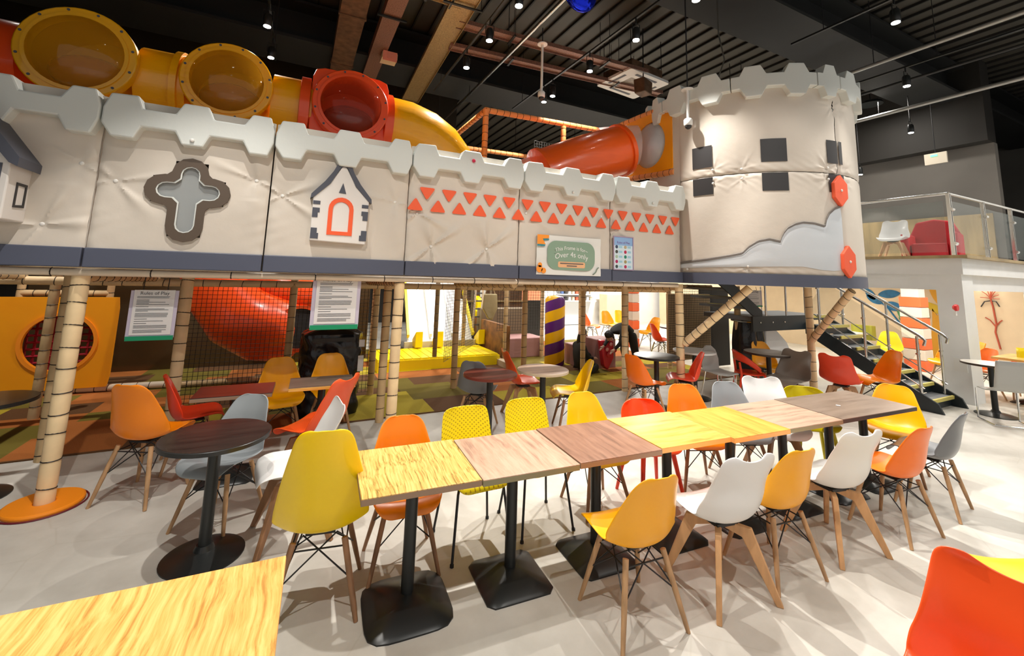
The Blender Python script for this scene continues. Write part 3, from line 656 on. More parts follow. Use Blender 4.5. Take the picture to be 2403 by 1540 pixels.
# banner and poster
bn=thing('over_fours_banner','white banner with green panel reading Over 4s only','banner'); yb=YC-.055; bx,bz,bw,bh=3.165,2.15,.99,.50
def wav(u,v,d): return (u,yb-d-.008*math.sin(u*9)-.004*math.sin(v*30),v)
MB().grid(lambda u,v:wav(bx-bw/2+bw*u,bz-bh/2+bh*v,0),40,12).build('cloth',mat('banner_white',(.80,.80,.76),.45),bn,True)
pl=lambda u,v,d:(u,yb-.014-d,v)
MB().prism(rrect(.74,.37,.13,7,bx+.02,bz),pl,0,.003).build('green_panel',mat('sage_print',(.25,.37,.27),.5),bn,fix=True)
MB().prism(rrect(.42,.075,.02,3,bx+.02,bz-.115),pl,.003,.005).build('orange_strip',mat('peach_print',(.85,.48,.25),.5),bn,fix=True)
MB().prism([(bx-.5,bz+.25),(bx-.33,bz+.25),(bx-.33,bz+.21),(bx-.42,bz+.20),(bx-.38,bz+.13),(bx-.5,bz+.13)],pl,.002,.004).build('orange_corner',mat('orange_print',(.95,.32,.03),.5),bn,fix=True)
MB().prism([(bx-.33,bz+.205),(bx-.33,bz+.185),(bx-.41,bz+.175),(bx-.42,bz+.198)],pl,.002,.004).prism([(bx-.38,bz+.128),(bx-.39,bz+.105),(bx-.5,bz+.105),(bx-.5,bz+.128)],pl,.002,.004).build('teal_corner',mat('teal_print',(.05,.25,.30),.5),bn,fix=True)
for (x,z,a) in ((-.46,-.18,.045),(-.455,-.13,.03),(-.40,-.20,.035)): MB().prism(circle(a,14,bx+x,bz+z),pl,.002,.004).build('orange_leaf',MATS['orange_print'],bn,fix=True)
MB().path([pl(bx+.36+.03*math.sin(k*.9)*.4+k*.017,bz-.23+k*.016,.004) for k in range(7)],.008,5).build('grey_squiggle',mat('grey_green_print',(.2,.26,.2),.5),bn)
arc=lambda amp:(lambda x,z:(x,z-amp*(x/.3)**2))
text_mesh('This Frame is for~',.068,m_white,bn,(bx+.02,yb-.016,bz+.10),fn=arc(.05)); text_mesh('Over 4s only',.098,m_white,bn,(bx+.02,yb-.016,bz+.015),fn=arc(.05))
MB().box(bx+.02,yb-.022,bz-.10,.36,.001,.012).box(bx+.02,yb-.022,bz-.13,.16,.001,.012).build('small_print',m_ink,bn)['kind']='stuff'
MB().path([pl(bx-.22,bz+.02,.004),pl(bx-.25,bz+.02,.004)],.003,4).path([pl(bx-.22,bz+.05,.004),pl(bx-.25,bz+.07,.004)],.003,4).path([pl(bx-.2,bz+.07,.004),pl(bx-.215,bz+.10,.004)],.003,4).build('rays',MATS['grey_green_print'],bn)
ps=thing('play_rules_poster','small blue framed poster with two columns of round pictures','poster'); px_,pz_=4.06,2.23; ypp=YC-.055
MB().frame(rrect(.36,.47,.005,1,px_,pz_),rrect(.335,.445,.005,1,px_,pz_),XZ(ypp),0,.012).build('frame',mat('mauve_frame',(.42,.30,.42),.4),ps,fix=True)
MB().box(px_,ypp-.002,pz_-.06,.34,.004,.33).build('lower_print',mat('poster_pale',(.68,.80,.88),.4),ps); MB().box(px_,ypp-.002,pz_+.165,.34,.004,.12).build('upper_print',mat('poster_blue',(.28,.46,.75),.4),ps)
text_mesh('Rules of Play',.045,mat('violet_ink',(.22,.10,.35),.5),ps,(px_,ypp-.004,pz_+.145))
pc=[(.05,.07,.13),(.5,.4,.25),(.07,.07,.06),(.5,.02,.08),(.4,.55,.4),(.02,.25,.15),(.45,.02,.12),(.35,.30,.12),(.05,.08,.08),(.45,.03,.1)]
for k in range(10):
    x=px_-.12+.155*(k%2); z=pz_+.085-.068*(k//2)
    MB().prism(circle(.024,14,x,z),XZ(ypp),.004,.006).build('round_picture',mat('pic%d'%k,pc[k],.5),ps,fix=True)
    MB().box(x+.07,ypp-.005,z,.06,.001,.03).build('caption_block',mat('poster_caption',(.35,.62,.75),.5),ps)

# ================================================================ CARPET
cp=[mat('carpet_yellow',(.46,.36,.02),.95,bump=.6,bscale=90),mat('carpet_olive',(.17,.13,.01),.95,bump=.6,bscale=90),mat('carpet_orange',(.42,.13,.02),.95,bump=.6,bscale=90),mat('carpet_brown',(.12,.05,.012),.95,bump=.6,bscale=90)]  # strip colours darkened to hold the shade under the castle
q=MB(); rn=random.Random(5); y=5.92; row=0
while y<10.7:
    hgt=rn.choice((.35,.5,.62)); x=-6.0+rn.uniform(-1,0); last=-1
    while x<8.0:
        wdt=rn.choice((.7,1.1,1.5,.9)); sk=rn.uniform(-.35,.35)
        k=rn.choice([c for c in (0,1,1,2,3,3,1) if c!=last]); last=k; q.cur=k
        x2=min(x+wdt,8.0); xa=max(x,-6)
        if x2>xa: q.add([(xa,y,.008),(x2,y,.008),(min(8,x2+sk*.0),y+hgt,.008),(xa,y+hgt,.008)],[(0,1,2,3)])
        x+=wdt
    y+=hgt; row+=1
q.cur=3; q.box(1,5.905,.005,14,.03,.01)
q.cur=1
cpt=q.build('patchwork_carpet',cp); tag(cpt,'patchwork carpet in olive, orange and brown strips under the play frame','carpet')
# ================================================================ UPPER TUBES
def dome(c,r,h,n=28,m=9):
    q=MB(); vs=[];
    prof=[(r*math.cos(k*PI/2/m),h*math.sin(k*PI/2/m)) for k in range(m)]+[(.001,h)]
    return MB().lathe([(a,-b) for a,b in prof],n,c,'y',False)
def bubble(x,z,r,body,clr,lab,square=False,cat='play tube'):
    t=thing('bubble_window',lab,'bubble window',(x,5.28,z))
    MB().frame(circle(r,40),circle(r*.80,40),lambda u,v,d:(u,-d,v),-.06,.06).build('rim',body,t,True,bev=.012,fix=True)
    MB().frame(circle(r*.86,40),circle(r*.79,40),lambda u,v,d:(u,-d,v),.05,.075).build('clamp_ring',body,t,fix=True)
    dome((0,-.05,0),r*.80,.17).build('dome',clr,t,'all')
    MB().grid(lambda u,v:(r*.70*math.cos(2*PI*u)*math.sin(PI*v),.26+.20*math.sin(2*PI*u)*math.sin(PI*v),-r*.22+r*.42*math.cos(PI*v)),28,14).build('inner_liner',mat('liner_'+body.name,(.30,.035,.008) if not square else (.10,.015,.012),.2,coat=.5,bump=.8,bscale=6),t,'all')  # dark red lump added to imitate the reflection low in the bubble
    q=MB(); 
    MB().lathe([(r*.84,.02),(r*.9,.25),(r*.9,.62),(r*.5,.75),(.01,.78)],36,(0,0,0),'y',False).build('drum',body,t,True)
    for k in range(12):
        a=R(15+30*k); MB().lathe([(.012,0),(.012,.012)],8,(r*.93*math.cos(a),-.066,r*.93*math.sin(a)),'y').build('bolt',m_slate,t)
    if square:
        sq=[]
        for k in range(40):
            c_,s_=math.cos(2*PI*k/40),math.sin(2*PI*k/40); m_=(abs(c_)**9+abs(s_)**9)**(-1/9); sq.append((r*1.02*c_*m_,r*1.02*s_*m_))
        MB().frame(sq,circle(r*.84,40),lambda u,v,d:(u,-d,v),-.22,-.06).build('square_flange',m_rplas,t,fix=True,bev=.01)
    return t
ZA=3.83
bubble(-2.01,ZA,.44,mat('gold_rotomould',(.85,.40,.0),.3,coat=.3),m_aclr,'largest gold bubble window, leftmost above the castle wall')
bubble(-.82,ZA,.42,m_yplas,m_aclr,'amber bubble window, middle of the three above the castle wall')
bubble(.42,ZA,.43,m_rplas,m_rclr,'red bubble window with square red flange above the castle wall',True)
def ptube(pts,r,mt,lab,rings=()):
    t=thing('play_tube',lab,'play tube'); n=len(pts)
    MB().path(pts,r,28).build('tube_body',mt,t,True)
    for i in rings:
        p=Vector(pts[i]); d=(Vector(pts[min(i+1,n-1)])-Vector(pts[max(i-1,0)])).normalized()
        q=MB().path([p-d*.035,p-d*.03,p+d*.03,p+d*.035],[r,r*1.09,r*1.09,r],28); q.build('collar',mt,t,True)
    return t
YT=5.66
ptube([(-6,YT,3.78),(-2.95,YT,3.78),(-2.45,YT,3.78)],.37,m_rplas,'red tube section running off past the left edge',(1,))
ptube([(-1.62,YT,3.80),(-1.30,YT,3.80),(-1.20,YT,3.80)],.36,m_yplas,'short amber tube between the gold and amber bubbles',(1,))
ptube([(-.42,YT,3.80),(-.1,YT,3.80),(.0,YT,3.8)],.36,m_yplas,'short amber tube between the amber and red bubbles')
cl=thing('tube_collar','red collar joining the red bubble to the tubes on both sides','collar')
for x in (-.08,.88): MB().path([(x-.06,YT,3.78),(x-.05,YT,3.78),(x+.05,YT,3.78),(x+.06,YT,3.78)],[.36,.42,.42,.36],28).build('ring',m_rplas,cl,True)
curve=[(.9,YT,3.80),(1.15,YT,3.79),(1.4,YT+.02,3.73),(1.62,YT+.06,3.62),(1.80,YT+.12,3.46),(1.93,YT+.18,3.25),(2.0,YT+.25,3.0),(2.02,YT+.3,2.6),(2.02,YT+.3,2.2)]
ptube(curve,.38,m_yplas,'amber elbow tube curving down from the red bubble')
# right: yellow wall with round clear window, clear tube, orange tube
yw=thing('round_window_board','yellow square panel with clear round window beside the tower','panel')
hc=(5.25,5.33,4.16)
MB().frame([(4.84,3.62),(5.88,3.74),(5.88,4.74),(4.84,4.70)],[(5.0,3.8),(5.66,3.8),(5.66,4.5),(5.0,4.5)],lambda u,v,d:(5.28+d,u,v),0,.04).build('panel_frame',m_amb,yw,fix=True) if False else None
outer=[];inner=[]
for k in range(32):
    t_=2*PI*k/32; inner.append((5.34+.36*math.cos(t_),4.17+.40*math.sin(t_)))
    c_,s_=math.cos(t_),math.sin(t_); m_=max(abs(c_)/.53,abs(s_)/.53); outer.append((5.36+c_/m_,4.19+s_/m_))
MB().frame(outer,inner,lambda u,v,d:(5.25+d,u,v),0,.05).build('panel',m_amb,yw,fix=True)
q=MB(); q.lathe([(.36,0),(.30,.08),(.16,.13),(.01,.15)],28,(0,0,0),'x'); o=q.build('clear_dome',mat('clear_dome',(.9,.92,.95),.08,alpha=.8,coat=.6,bump=1,bscale=7),yw,'all'); o.location=(5.27,5.34,4.17); o.scale=(1,1,1.1)
ptube([(5.2,5.6,4.22),(4.9,5.75,4.2),(4.62,5.9,4.16)],.36,m_clear,'clear plastic tube section between yellow panel and orange tube')
ptube([(4.86,5.55,4.08),(4.80,5.56,4.06),(4.3,5.65,3.88),(3.7,5.75,3.62),(3.4,5.8,3.48)],.42,mat('orange_red_rotomould',(1,.13,.01),.28,bump=.4,bscale=4,stretch=(.4,3,3),coat=.3),'orange red tube with broad flange below the clear section',(1,4))
ptube([(3.6,6.05,3.62),(3.1,6.3,3.4)],.33,mat('pink_clear',(.9,.5,.45),.15,alpha=.6),'pale pink see-through tube end above the castle wall')
# ================================================================ BELOW THE DECK
t=thing('round_hole_board','large orange play panel with round net filled hole, far left','play panel')
hcx,hcz=at(138,805,Y=8.45).x,at(138,805,Y=8.45).z; r_=abs(at(222,800,Y=8.45).x-at(52,800,Y=8.45).x)/2
outer=[];inner=[];rim=[]
for k in range(40):
    t_=2*PI*k/40; c_,s_=math.cos(t_),math.sin(t_); inner.append((hcx+r_*c_,hcz+r_*s_)); rim.append((hcx+r_*1.12*c_,hcz+r_*1.12*s_))
    m_=max(abs(c_)/.66,abs(s_)/.64); outer.append((hcx-.06+c_/m_,max(.09,min(1.37,hcz+s_/m_))))
MB().frame(outer,rim,XZ(8.50),0,.06).build('panel',m_amb,t,fix=True); MB().frame(rim,inner,XZ(8.48),0,.06).build('hole_rim',m_odisc,t,fix=True)
o=net((hcx-r_,8.56,hcz-r_),(2*r_,0,0),(0,0,2*r_),.09,.02,'red_net',par=t,mt=mat('red_net',(.30,.01,.02),.4))
struct(MB().box(-1.2,9.95,.95,5.4,.06,1.9).build('wall_mirror',mat('brown_mirror',(.10,.06,.025),.18,.6,bump=.4,bscale=2)))
struct(MB().box(-3.2,11.4,1.0,6,.06,2.0).box(5.9,12.0,.55,2.6,.06,1.1).build('wall_under_deck',m_dark))
# red spiral slide
t=thing('spiral_slide','red spiral tube slide behind the net under the castle','slide')
sp=[(-1.35,8.35,2.3),(-1.25,8.3,1.9),(-1.05,8.2,1.45),(-.75,8.1,1.12),(-.4,8.15,.92),(-.05,8.4,.82)]
MB().path(sp,[.40,.40,.43,.50,.53,.50],30).build('tube_body',m_rplas,t,True)
MB().path([(-.62,8.4,1.9),(-.3,8.35,1.52),(.1,8.45,1.42),(.45,8.6,1.55)],[.30,.34,.30,.26],22).build('upper_turn',m_rplas,t,True)
MB().lathe([(.33,0),(.33,.02)],28,(0,0,0),'y').build('mouth',m_patch,t,loc=(.13,7.86,.92)); MB().frame(circle(.37,28),circle(.32,28),lambda u,v,d:(u,-d,v),0,.05).build('mouth_rim',m_rplas,t,fix=True,loc=(.13,7.88,.92))
# white wave slide
t=thing('wave_slide','wide white three lane slide with yellow sides','slide')
def sf(u,v):
    x=2.35+1.55*u; yy=9.75+2.1*v; z=.32+.10*math.sin(v*7)*.4+1.75*(v**1.15); return (x+.25*v,yy,z-.02*math.cos(u*6*PI))
MB().grid(sf,36,30).build('slide_bed',mat('white_slide',(.84,.85,.85),.25),t,'all')
MB().box(3.12,9.72,.18,1.7,.06,.32).build('slide_foot',mat('cream_foot',(.75,.70,.58),.5),t)
for k in (0,1,2,3):
    x=2.35+.516*k; MB().beam((x+.02,9.8,.45),(x+.27,11.85,2.15),.06,.10).build('lane_divider',m_white if k in(1,2) else m_yel,t)
for x,y,z in ((2.45,9.45,.42),(2.9,9.4,.30),(3.95,9.5,.55)):
    MB().prism([(0,0),(.30,0),(.30,.14),(.0,.34)],lambda u,v,d:(d,u,v),0,.16).build('end_block',m_yel,t,fix=True,loc=(x,y,.25),bev=.01)
for k in range(2): MB().prism(circle(.16,18),lambda u,v,d:(u,-d,v*.8),0,.05).build('top_pad',m_yel,t,fix=True,loc=(2.95+.5*k,11.7,1.98))
t=thing('side_padding','yellow padded wedge blocks along the right of the slide','padding')
for k,(x,y,z,h) in enumerate(((4.30,10.2,.45,.5),(4.38,10.7,.8,.55),(4.44,11.2,1.2,.6),(4.24,9.75,.28,.35))): MB().prism([(0,0),(.45,.15),(.45,.15+h),(0,h)],lambda u,v,d:(d,u,v),0,.14).build('wedge_block',m_yel,t,fix=True,loc=(x,y,z-.15),bev=.01)
t=thing('yellow_platform','low yellow platform of narrow boards before the white slide','platform')
MB().box(2.75,9.0,.10,2.5,1.15,.20).build('platform_body',m_yel,t)
for k in range(15): MB().box(1.58+.165*k,9.0,.215,.15,1.1,.03).build('board',m_yel,t)
# ball pit wall, mirror wall with small items
t=thing('ball_pit_side','brown padded side wall of the ball pit','padding')
MB().box(4.15,9.3,.45,.08,1.9,.7).build('side_pad',mat('leafy_brown',(.22,.09,.02),.6,var=.6,vscale=5),t); MB().box(4.0,9.0,.06,.12,2.2,.12).build('kerb',m_cream,t)
for k,(x,y,z,sx,sy,sz,m_,lab) in enumerate(((4.85,9.3,.22,1.1,.7,.44,m_mauve,'mauve padded bench left of the striped column'),(4.75,9.9,.55,1.3,.3,1.0,m_taupe,'taupe padded wall behind the mauve bench'),(5.98,7.62,.30,.5,.5,.60,m_mauve,'mauve padded block between the two seated people'),(5.62,7.95,.22,.36,.4,.44,m_mauve,'small mauve padded block beside the striped column'))):
    tag(MB().box(x,y,z,sx,sy,sz).build('soft_block',m_,bev=.02),lab,'soft block')
o=MB().lathe([(.20,0),(.215,.03),(.215,1.37),(.17,1.43),(.03,1.46)],32).build('striped_column',stripes_mat('purple_yellow_spiral',(.10,.012,.16),(.85,.45,.0),2.2,.1),None,True,loc=(5.12,8.05,.01)); tag(o,'padded column with purple and yellow spiral stripes','padded column')
# wall display items behind
tw=thing('display_cabinet','brown display wall with lit niches behind the ball pit','display wall')
MB().box(4.9,11.0,1.1,1.9,.06,1.5).build('board_back',m_duct,tw)
for x in (4.3,4.85,5.4): MB().box(x,10.94,1.1,.05,.06,1.5).build('upright',m_taupe,tw)
for z in (.7,1.15,1.6): MB().box(4.9,10.94,z,1.9,.08,.04).build('ledge',m_wains,tw)
MB().box(4.6,10.9,1.35,.14,.06,.18).box(4.7,10.9,.9,.2,.06,.16).build('pale_item',m_fabL,tw)
ba=thing('hanging_bag','pale canvas bag hanging from the frame beam','bag'); p=at(1150,690,Y=8.6)
MB().prism([(-.15,0),(.15,0),(.17,-.30),(.06,-.55),(-.05,-.52),(-.18,-.30)],lambda u,v,d:(u,-d,v),0,.06).build('bag_body',mat('canvas_bag',(.60,.52,.30),.8,bump=1,bscale=6),ba,fix=True,loc=p,bev=.02)
MB().path([(p.x-.12,p.y,p.z),(p.x,p.y,1.75),(p.x+.12,p.y,p.z)],.008,5).build('strap',m_beige,ba)
wl=thing('wall_ladder','narrow pale ladder frame behind the slide','ladder'); p=at(1120,735,Y=9.9)
for s in (-.1,.1): MB().beam((p.x+s,9.9,.55),(p.x+s+.04,9.9,1.75),.04,.04).build('rail',m_cream,wl)
for k in range(6): MB().beam((p.x-.1,9.9,.65+.19*k),(p.x+.12,9.9,.65+.19*k),.03,.03).build('rung',m_slate,wl)
# machine under black bags
t=thing('covered_machine','square machine wrapped in black plastic behind the yellow chairs','covered machine',(.52,6.45,0))
def crump(u,v):
    a=2*PI*u; c_,s_=math.cos(a),math.sin(a); m_=(abs(c_)**5+abs(s_)**5)**(-1/5); rr=1+.05*math.sin(a*9+v*11)+.03*math.sin(v*31+a*3)
    top=1 if v<.93 else (1-v)/.07
    return (.36*c_*m_*rr*(top**.5 if top<1 else 1),.30*s_*m_*rr*(top**.5 if top<1 else 1),1.12*v)
MB().grid(crump,72,40).build('plastic_wrap',m_bag,t,True)
for z,h in ((.92,.09),(.66,.20)): MB().box(.35,-.32,z,.07,.01,h).build('paper_label',m_paper,t)
MB().box(0,-.345,.98,.5,.02,.05).build('strap',m_black,t)
# black bin and bags beneath the tower
t=thing('waste_sack','black waste sack in a hoop beneath the tower','waste sack'); p=at(1765,900,Y=4.95); p=Vector((6.95,5.0,0))
q=MB().grid(lambda u,v:(7.58+(.22+.05*math.sin(u*2*PI*6)*v*.5)*math.cos(2*PI*u)*(.85+.35*math.sin(PI*v*.9)),5.30+(.22+.03*math.sin(u*2*PI*5))*math.sin(2*PI*u)*(.85+.35*math.sin(PI*v*.9)),.02+1.15*v),40,16); q.build('sack',m_bag,t,True)
MB().path([(7.58+.25*math.cos(k*PI/10),5.30+.25*math.sin(k*PI/10),1.17) for k in range(20)],.015,6,closed=True).build('hoop',m_steel,t)
# ================================================================ PEOPLE (partly hidden behind the posts)
def skin_body(name,pts,edges,rad,mt,parent,root=0,sub=2):
    me=bpy.data.meshes.new(name); me.from_pydata(pts,edges,[]); me.materials.append(mt)
    o=bpy.data.objects.new(name,me); C.objects.link(o); o.parent=parent
    md=o.modifiers.new('skin','SKIN'); sv=me.skin_vertices[0].data
    for i,r in enumerate(rad): sv[i].radius=(r,r) if not isinstance(r,tuple) else r
    sv[root].use_root=True; md.use_smooth_shade=True
    s=o.modifiers.new('sub','SUBSURF'); s.levels=s.render_levels=sub
    return o
def head(parent,c,r,face,hair_len=.0):
    c=Vector(c); f=Vector(face).normalized(); side=f.cross(Vector((0,0,1))).normalized(); up=side.cross(f)
    q=MB(); q.grid(lambda u,v:tuple(c+side*(r*.82*math.cos(2*PI*u)*math.sin(PI*v))+f*(r*.95*math.sin(2*PI*u)*math.sin(PI*v))+up*(r*1.18*math.cos(PI*v)*(1))),24,16); h=q.build('head',m_skin,parent,'all')
    MB().beam(c+f*r*.9+up*r*.1,c+f*r*1.12-up*r*.25,r*.16,r*.2).build('nose',m_skin,h)
    for s in (-1,1):
        e=c+f*r*.84+side*s*r*.33+up*r*.12; MB().lathe([(.001,-r*.08),(r*.1,0),(.001,r*.08)],8,tuple(e)).build('eye',m_patch,h); MB().lathe([(.001,-r*.2),(r*.1,0),(.001,r*.2)],8,tuple(c+side*s*r*.84)).build('ear',m_skin,h)
    MB().beam(c+f*r*.86-up*r*.5-side*r*.22,c+f*r*.86-up*r*.5+side*r*.22,r*.06,r*.09).build('mouth',mat('lips',(.45,.08,.08),.5),h)
    q=MB()
    def hf(u,v):
        a=2*PI*u; th=PI*v*.62; k=1.13; P=c+side*(r*.82*k*math.cos(a)*math.sin(th))+f*(r*.98*k*math.sin(a)*math.sin(th))+up*(r*1.2*k*math.cos(th)); 
        if math.sin(a)<.35: P-=up*(hair_len*v**2)
        else: P+=up*r*.45*v-f*r*.25*v
        return tuple(P)
    q.grid(hf,28,12).build('hair',m_hair,h,'all'); return h
def hand(parent,c,d,s=1):
    c=Vector(c); d=Vector(d).normalized(); a=d.cross(Vector((0,0,1))).normalized(); q=MB()
    q.path([c,c+d*.05*s,c+d*.085*s],[.02*s,.034*s,.028*s],8)
    for k,(o_,L) in enumerate(((-.024,.06),(-.008,.072),(.009,.068),(.024,.052))):
        b=c+d*.08*s+a*o_*s; q.path([b,b+d*L*.5*s-Vector((0,0,.004*s)),b+d*L*s*.9-Vector((0,0,.02*s))],[.0085*s,.008*s,.006*s],6)
    b=c+d*.03*s+a*.03*s; q.path([b,b+a*.03*s+d*.02*s,b+a*.04*s+d*.045*s],[.011*s,.009*s,.007*s],6)
    return q.build('hand',m_skin,parent,True)
# first person: sitting on the floor facing right, dark hair and dark clothes
t=thing('person','person with long black hair in dark clothes sitting on the carpet beside the striped column','person',(5.28,7.35,0))
skin_body('body',[(0,0,.13),(-.02,0,.34),(0,0,.52),(.02,0,.60),(-.02,-.15,.50),(.05,-.22,.30),(.22,-.16,.27),(-.02,.15,.50),(.06,.2,.30),(.24,.12,.27),(.02,-.10,.12),(.30,-.20,.10),(-.05,-.38,.06),(.02,.10,.12),(.33,.16,.30),(.40,.14,.05)],
 [(0,1),(1,2),(2,3),(2,4),(4,5),(5,6),(2,7),(7,8),(8,9),(0,10),(10,11),(11,12),(0,13),(13,14),(14,15)],[.14,.14,.10,.05,.06,.045,.03,.06,.045,.03,.10,.075,.05,.10,.07,.05],m_cloth,t)
head(t,(.05,-.02,.72),.095,(.9,-.5,-.1),.22); hand(t,(.22,-.16,.27),(1,.1,-.1),.9); hand(t,(.24,.12,.27),(1,0,-.2),.9)
MB().lathe([(.045,0),(.05,.03),(.04,.05)],10).build('foot',m_cloth2,t,True,loc=(-.08,-.42,.0))
# second person: bending forward over the red soft toy, black clothes
t=thing('person','person in black clothes bending forward over the mauve block, head down','person',(6.12,7.0,0))
skin_body('body',[(.12,0,.82),(-.02,-.02,.90),(-.22,-.05,.84),(-.33,-.06,.78),(-.20,-.20,.82),(-.30,-.26,.62),(-.42,-.22,.50),(-.20,.10,.82),(-.32,.12,.62),(-.44,.08,.52),(.14,-.09,.78),(.20,-.10,.45),(.30,-.10,.08),(.14,.09,.78),(.10,.12,.44),(.22,.14,.08)],
 [(0,1),(1,2),(2,3),(2,4),(4,5),(5,6),(2,7),(7,8),(8,9),(0,10),(10,11),(11,12),(0,13),(13,14),(14,15)],[.13,.13,.10,.05,.06,.045,.03,.06,.045,.03,.11,.085,.06,.11,.085,.06],m_cloth,t)
head(t,(-.44,-.08,.74),.095,(-.6,-.3,-.7),.05); hand(t,(-.42,-.22,.50),(-.8,0,-.5),.9); hand(t,(-.44,.08,.52),(-.8,0,-.5),.9)
for yy in (-.10,.14): MB().box(.22,yy,.035,.24,.09,.07).build('shoe',m_patch,t,bev=.02)
# plain red padded toy leaning on the block
t=thing('padded_toy','glossy red padded toy with round knobs leaning on the mauve block','soft toy',(5.82,7.28,0))
MB().prism([(-.16,.62),(.16,.60),(.17,.25),(.02,.02),(-.08,.10)],lambda u,v,d:(u,-d,v),0,.14).build('toy_body',mat('toy_red',(.62,.03,.05),.3),t,fix=True,bev=.03)
for x,z,r_,m_ in ((.16,.42,.05,MATS['toy_red']),(-.04,.44,.04,mat('toy_pink',(.85,.35,.35),.4)),(.06,.54,.04,MATS['toy_pink']),(.02,.34,.06,MATS['toy_red'])):
    MB().lathe([(.001,.0),(r_,.02),(r_*.7,.05),(.001,.06)],12,(x,-.20,z),'y').build('knob',m_,t,True)

# ================================================================ STAIRS
st=thing('staircase','dark steel staircase with yellow nosed treads behind the tower','staircase')
rise,run=.16,.235; X0,X1,Y0=8.88,9.66,3.22
for k in range(7):
    y=Y0+run*k; z=rise*(k+1)
    tr=MB().box((X0+X1)/2,y+.13,z-.02,X1-X0,.26,.04).build('tread',m_tread,st)
    MB().box((X0+X1)/2,y-.003,z-.017,X1-X0,.03,.05).build('nosing',m_nose,tr)
    MB().box((X0+X1)/2,y+.03,z-.09,X1-X0,.012,.12).build('riser',m_string,tr)
for x in (X0-.03,X1+.03):
    MB().prism([(Y0-.16,0),(Y0+.10,0),(Y0+7*run+.1,7*rise-.18),(Y0+7*run+.1,7*rise+.10),(Y0-.10,.14)],lambda u,v,d:(x+d,u,v),-.02,.02).build('stringer',m_string,st,fix=True)
LZ=rise*8
MB().box(8.55,5.5,LZ-.05,2.4,1.1,.08).build('landing',m_tread,st); MB().box(8.0,4.93,LZ-.12,1.6,.04,.26).build('landing_edge',m_string,st); MB().box(9.25,4.92,LZ-.02,.95,.03,.05).build('nosing',m_nose,st)
for x in (7.4,7.75,8.1): MB().lathe([(.015,0),(.015,.015)],8,(x,4.90,LZ-.1),'y').build('bolt',m_steel,st)
for k in range(6):
    x=7.3-.24*k; z=LZ+rise*(k+1); tr=MB().box(x,5.5,z-.02,.26,1.0,.04).build('tread',m_tread,st); MB().box(x+.12,5.5,z-.015,.03,1.0,.05).build('nosing',m_nose,tr)
MB().prism([(7.5,LZ-.14),(7.5,LZ+.1),(5.9,LZ+1.1),(5.9,LZ+.86)],XZ(4.96),0,.03).build('stringer',m_string,st,fix=True)
for x in (X0,X1+.02):
    MB().path([(x,Y0+.02,.98),(x,Y0+.0,1.06),(x,Y0+.06,1.12),(x,Y0+7*run,rise*7+1.02),(x,Y0+7*run+.15,rise*8+1.0)],.022,10).build('handrail',m_steel,st,True)
    MB().path([(x,Y0+.06,.32),(x,Y0+7*run,rise*7+.22)],.010,8).build('lower_rail',m_steel,st,True)
    for k in (0,3,6):
        y=Y0+.1+run*k; zz=rise*(k+.6); MB().tube((x-.0,y,max(0,zz-.1)),(x,y,zz+1.02),.019).tube((x+.04,y,zz+.2),(x+.04,y,zz+.9),.008).build('baluster',m_steel,st,True)
        for h_ in (.25,.75): MB().tube((x-.05,y,zz+h_),(x+.05,y,zz+h_),.016).build('clamp',m_steel,st,True)
    if x==X0: MB().beam((x,Y0+.2,.72),(x,Y0+6.6*run,rise*6.6+.62),.01,.62).build('glass_panel',m_glass,st) 
for a,b in (((7.6,4.93,LZ+.95),(8.8,4.93,LZ+.95)),((7.6,4.93,LZ+.95),(6.0,4.93,LZ+1.95))): MB().tube(a,b,.022).build('handrail',m_steel,st,True)
for x in (7.6,8.2,8.8): MB().tube((x,4.93,LZ-.1),(x,4.93,LZ+.95),.018).build('baluster',m_steel,st,True)
tag(MB().prism([(7.95,0),(8.80,0),(8.80,.40),(8.6,.75),(8.3,.98),(7.95,1.05)],XZ(5.30),0,.12).build('stair_plinth',m_whitew,None,fix=True,bev=.02),'low curved white plinth wall under the stair landing','plinth')
# ================================================================ MURAL, COLUMNS, CAFE
def striped(x,y,h,lab,n,w=.36,z0=.0,white_h=None):
    t=thing('striped_column',lab,'column',(x,y,0)); sh=h/n
    MB().box(0,0,1.06,w*.8,w*.8,2.12).build('pillar',m_whitew,t)
    for k in range(n): MB().box(0,0,z0+sh*(k+.5),w,w,sh-.012).build('pad',mat('coral_pad',(.93,.17,.05),.5) if k%2==0 else mat('pale_pad',(.80,.72,.62),.55),t,bev=.012)
striped(13.0,4.86,1.66,'square column padded in orange and white bands, beyond the stairs',7,.40)
striped(8.55,9.4,1.95,'orange and white banded column seen through the frame',8,.26)
mu=thing('leaf_mural','painted mural of big leaves and a pineapple plant on the beige wall','mural')
XM=14.29
def leaf(px,py,L,wd,ang,mt,nm='leaf'):
    p=at(px,py,X=XM); P=[]
    for k in range(16):
        u=k/15; P.append((u*L-L/2,wd/2*math.sin(PI*u)**.7))
    P+=[(x,-y) for x,y in reversed(P[1:-1])]
    c_,s_=math.cos(R(ang)),math.sin(R(ang))
    MB().prism([(p.y-(x*c_-y*s_),p.z+(x*s_+y*c_)) for x,y in P],lambda u,v,d:(XM-d,u,v),0,.006).build(nm,mt,mu,fix=True)
bl=mat('mural_blue',(.01,.12,.25),.6,var=.3,vscale=8); yl=mat('mural_ochre',(.62,.30,.02),.6); ylg=mat('mural_mustard',(.55,.38,.02),.6); gr=mat('mural_green',(.06,.22,.08),.6); rd=mat('mural_rust',(.42,.07,.03),.6)
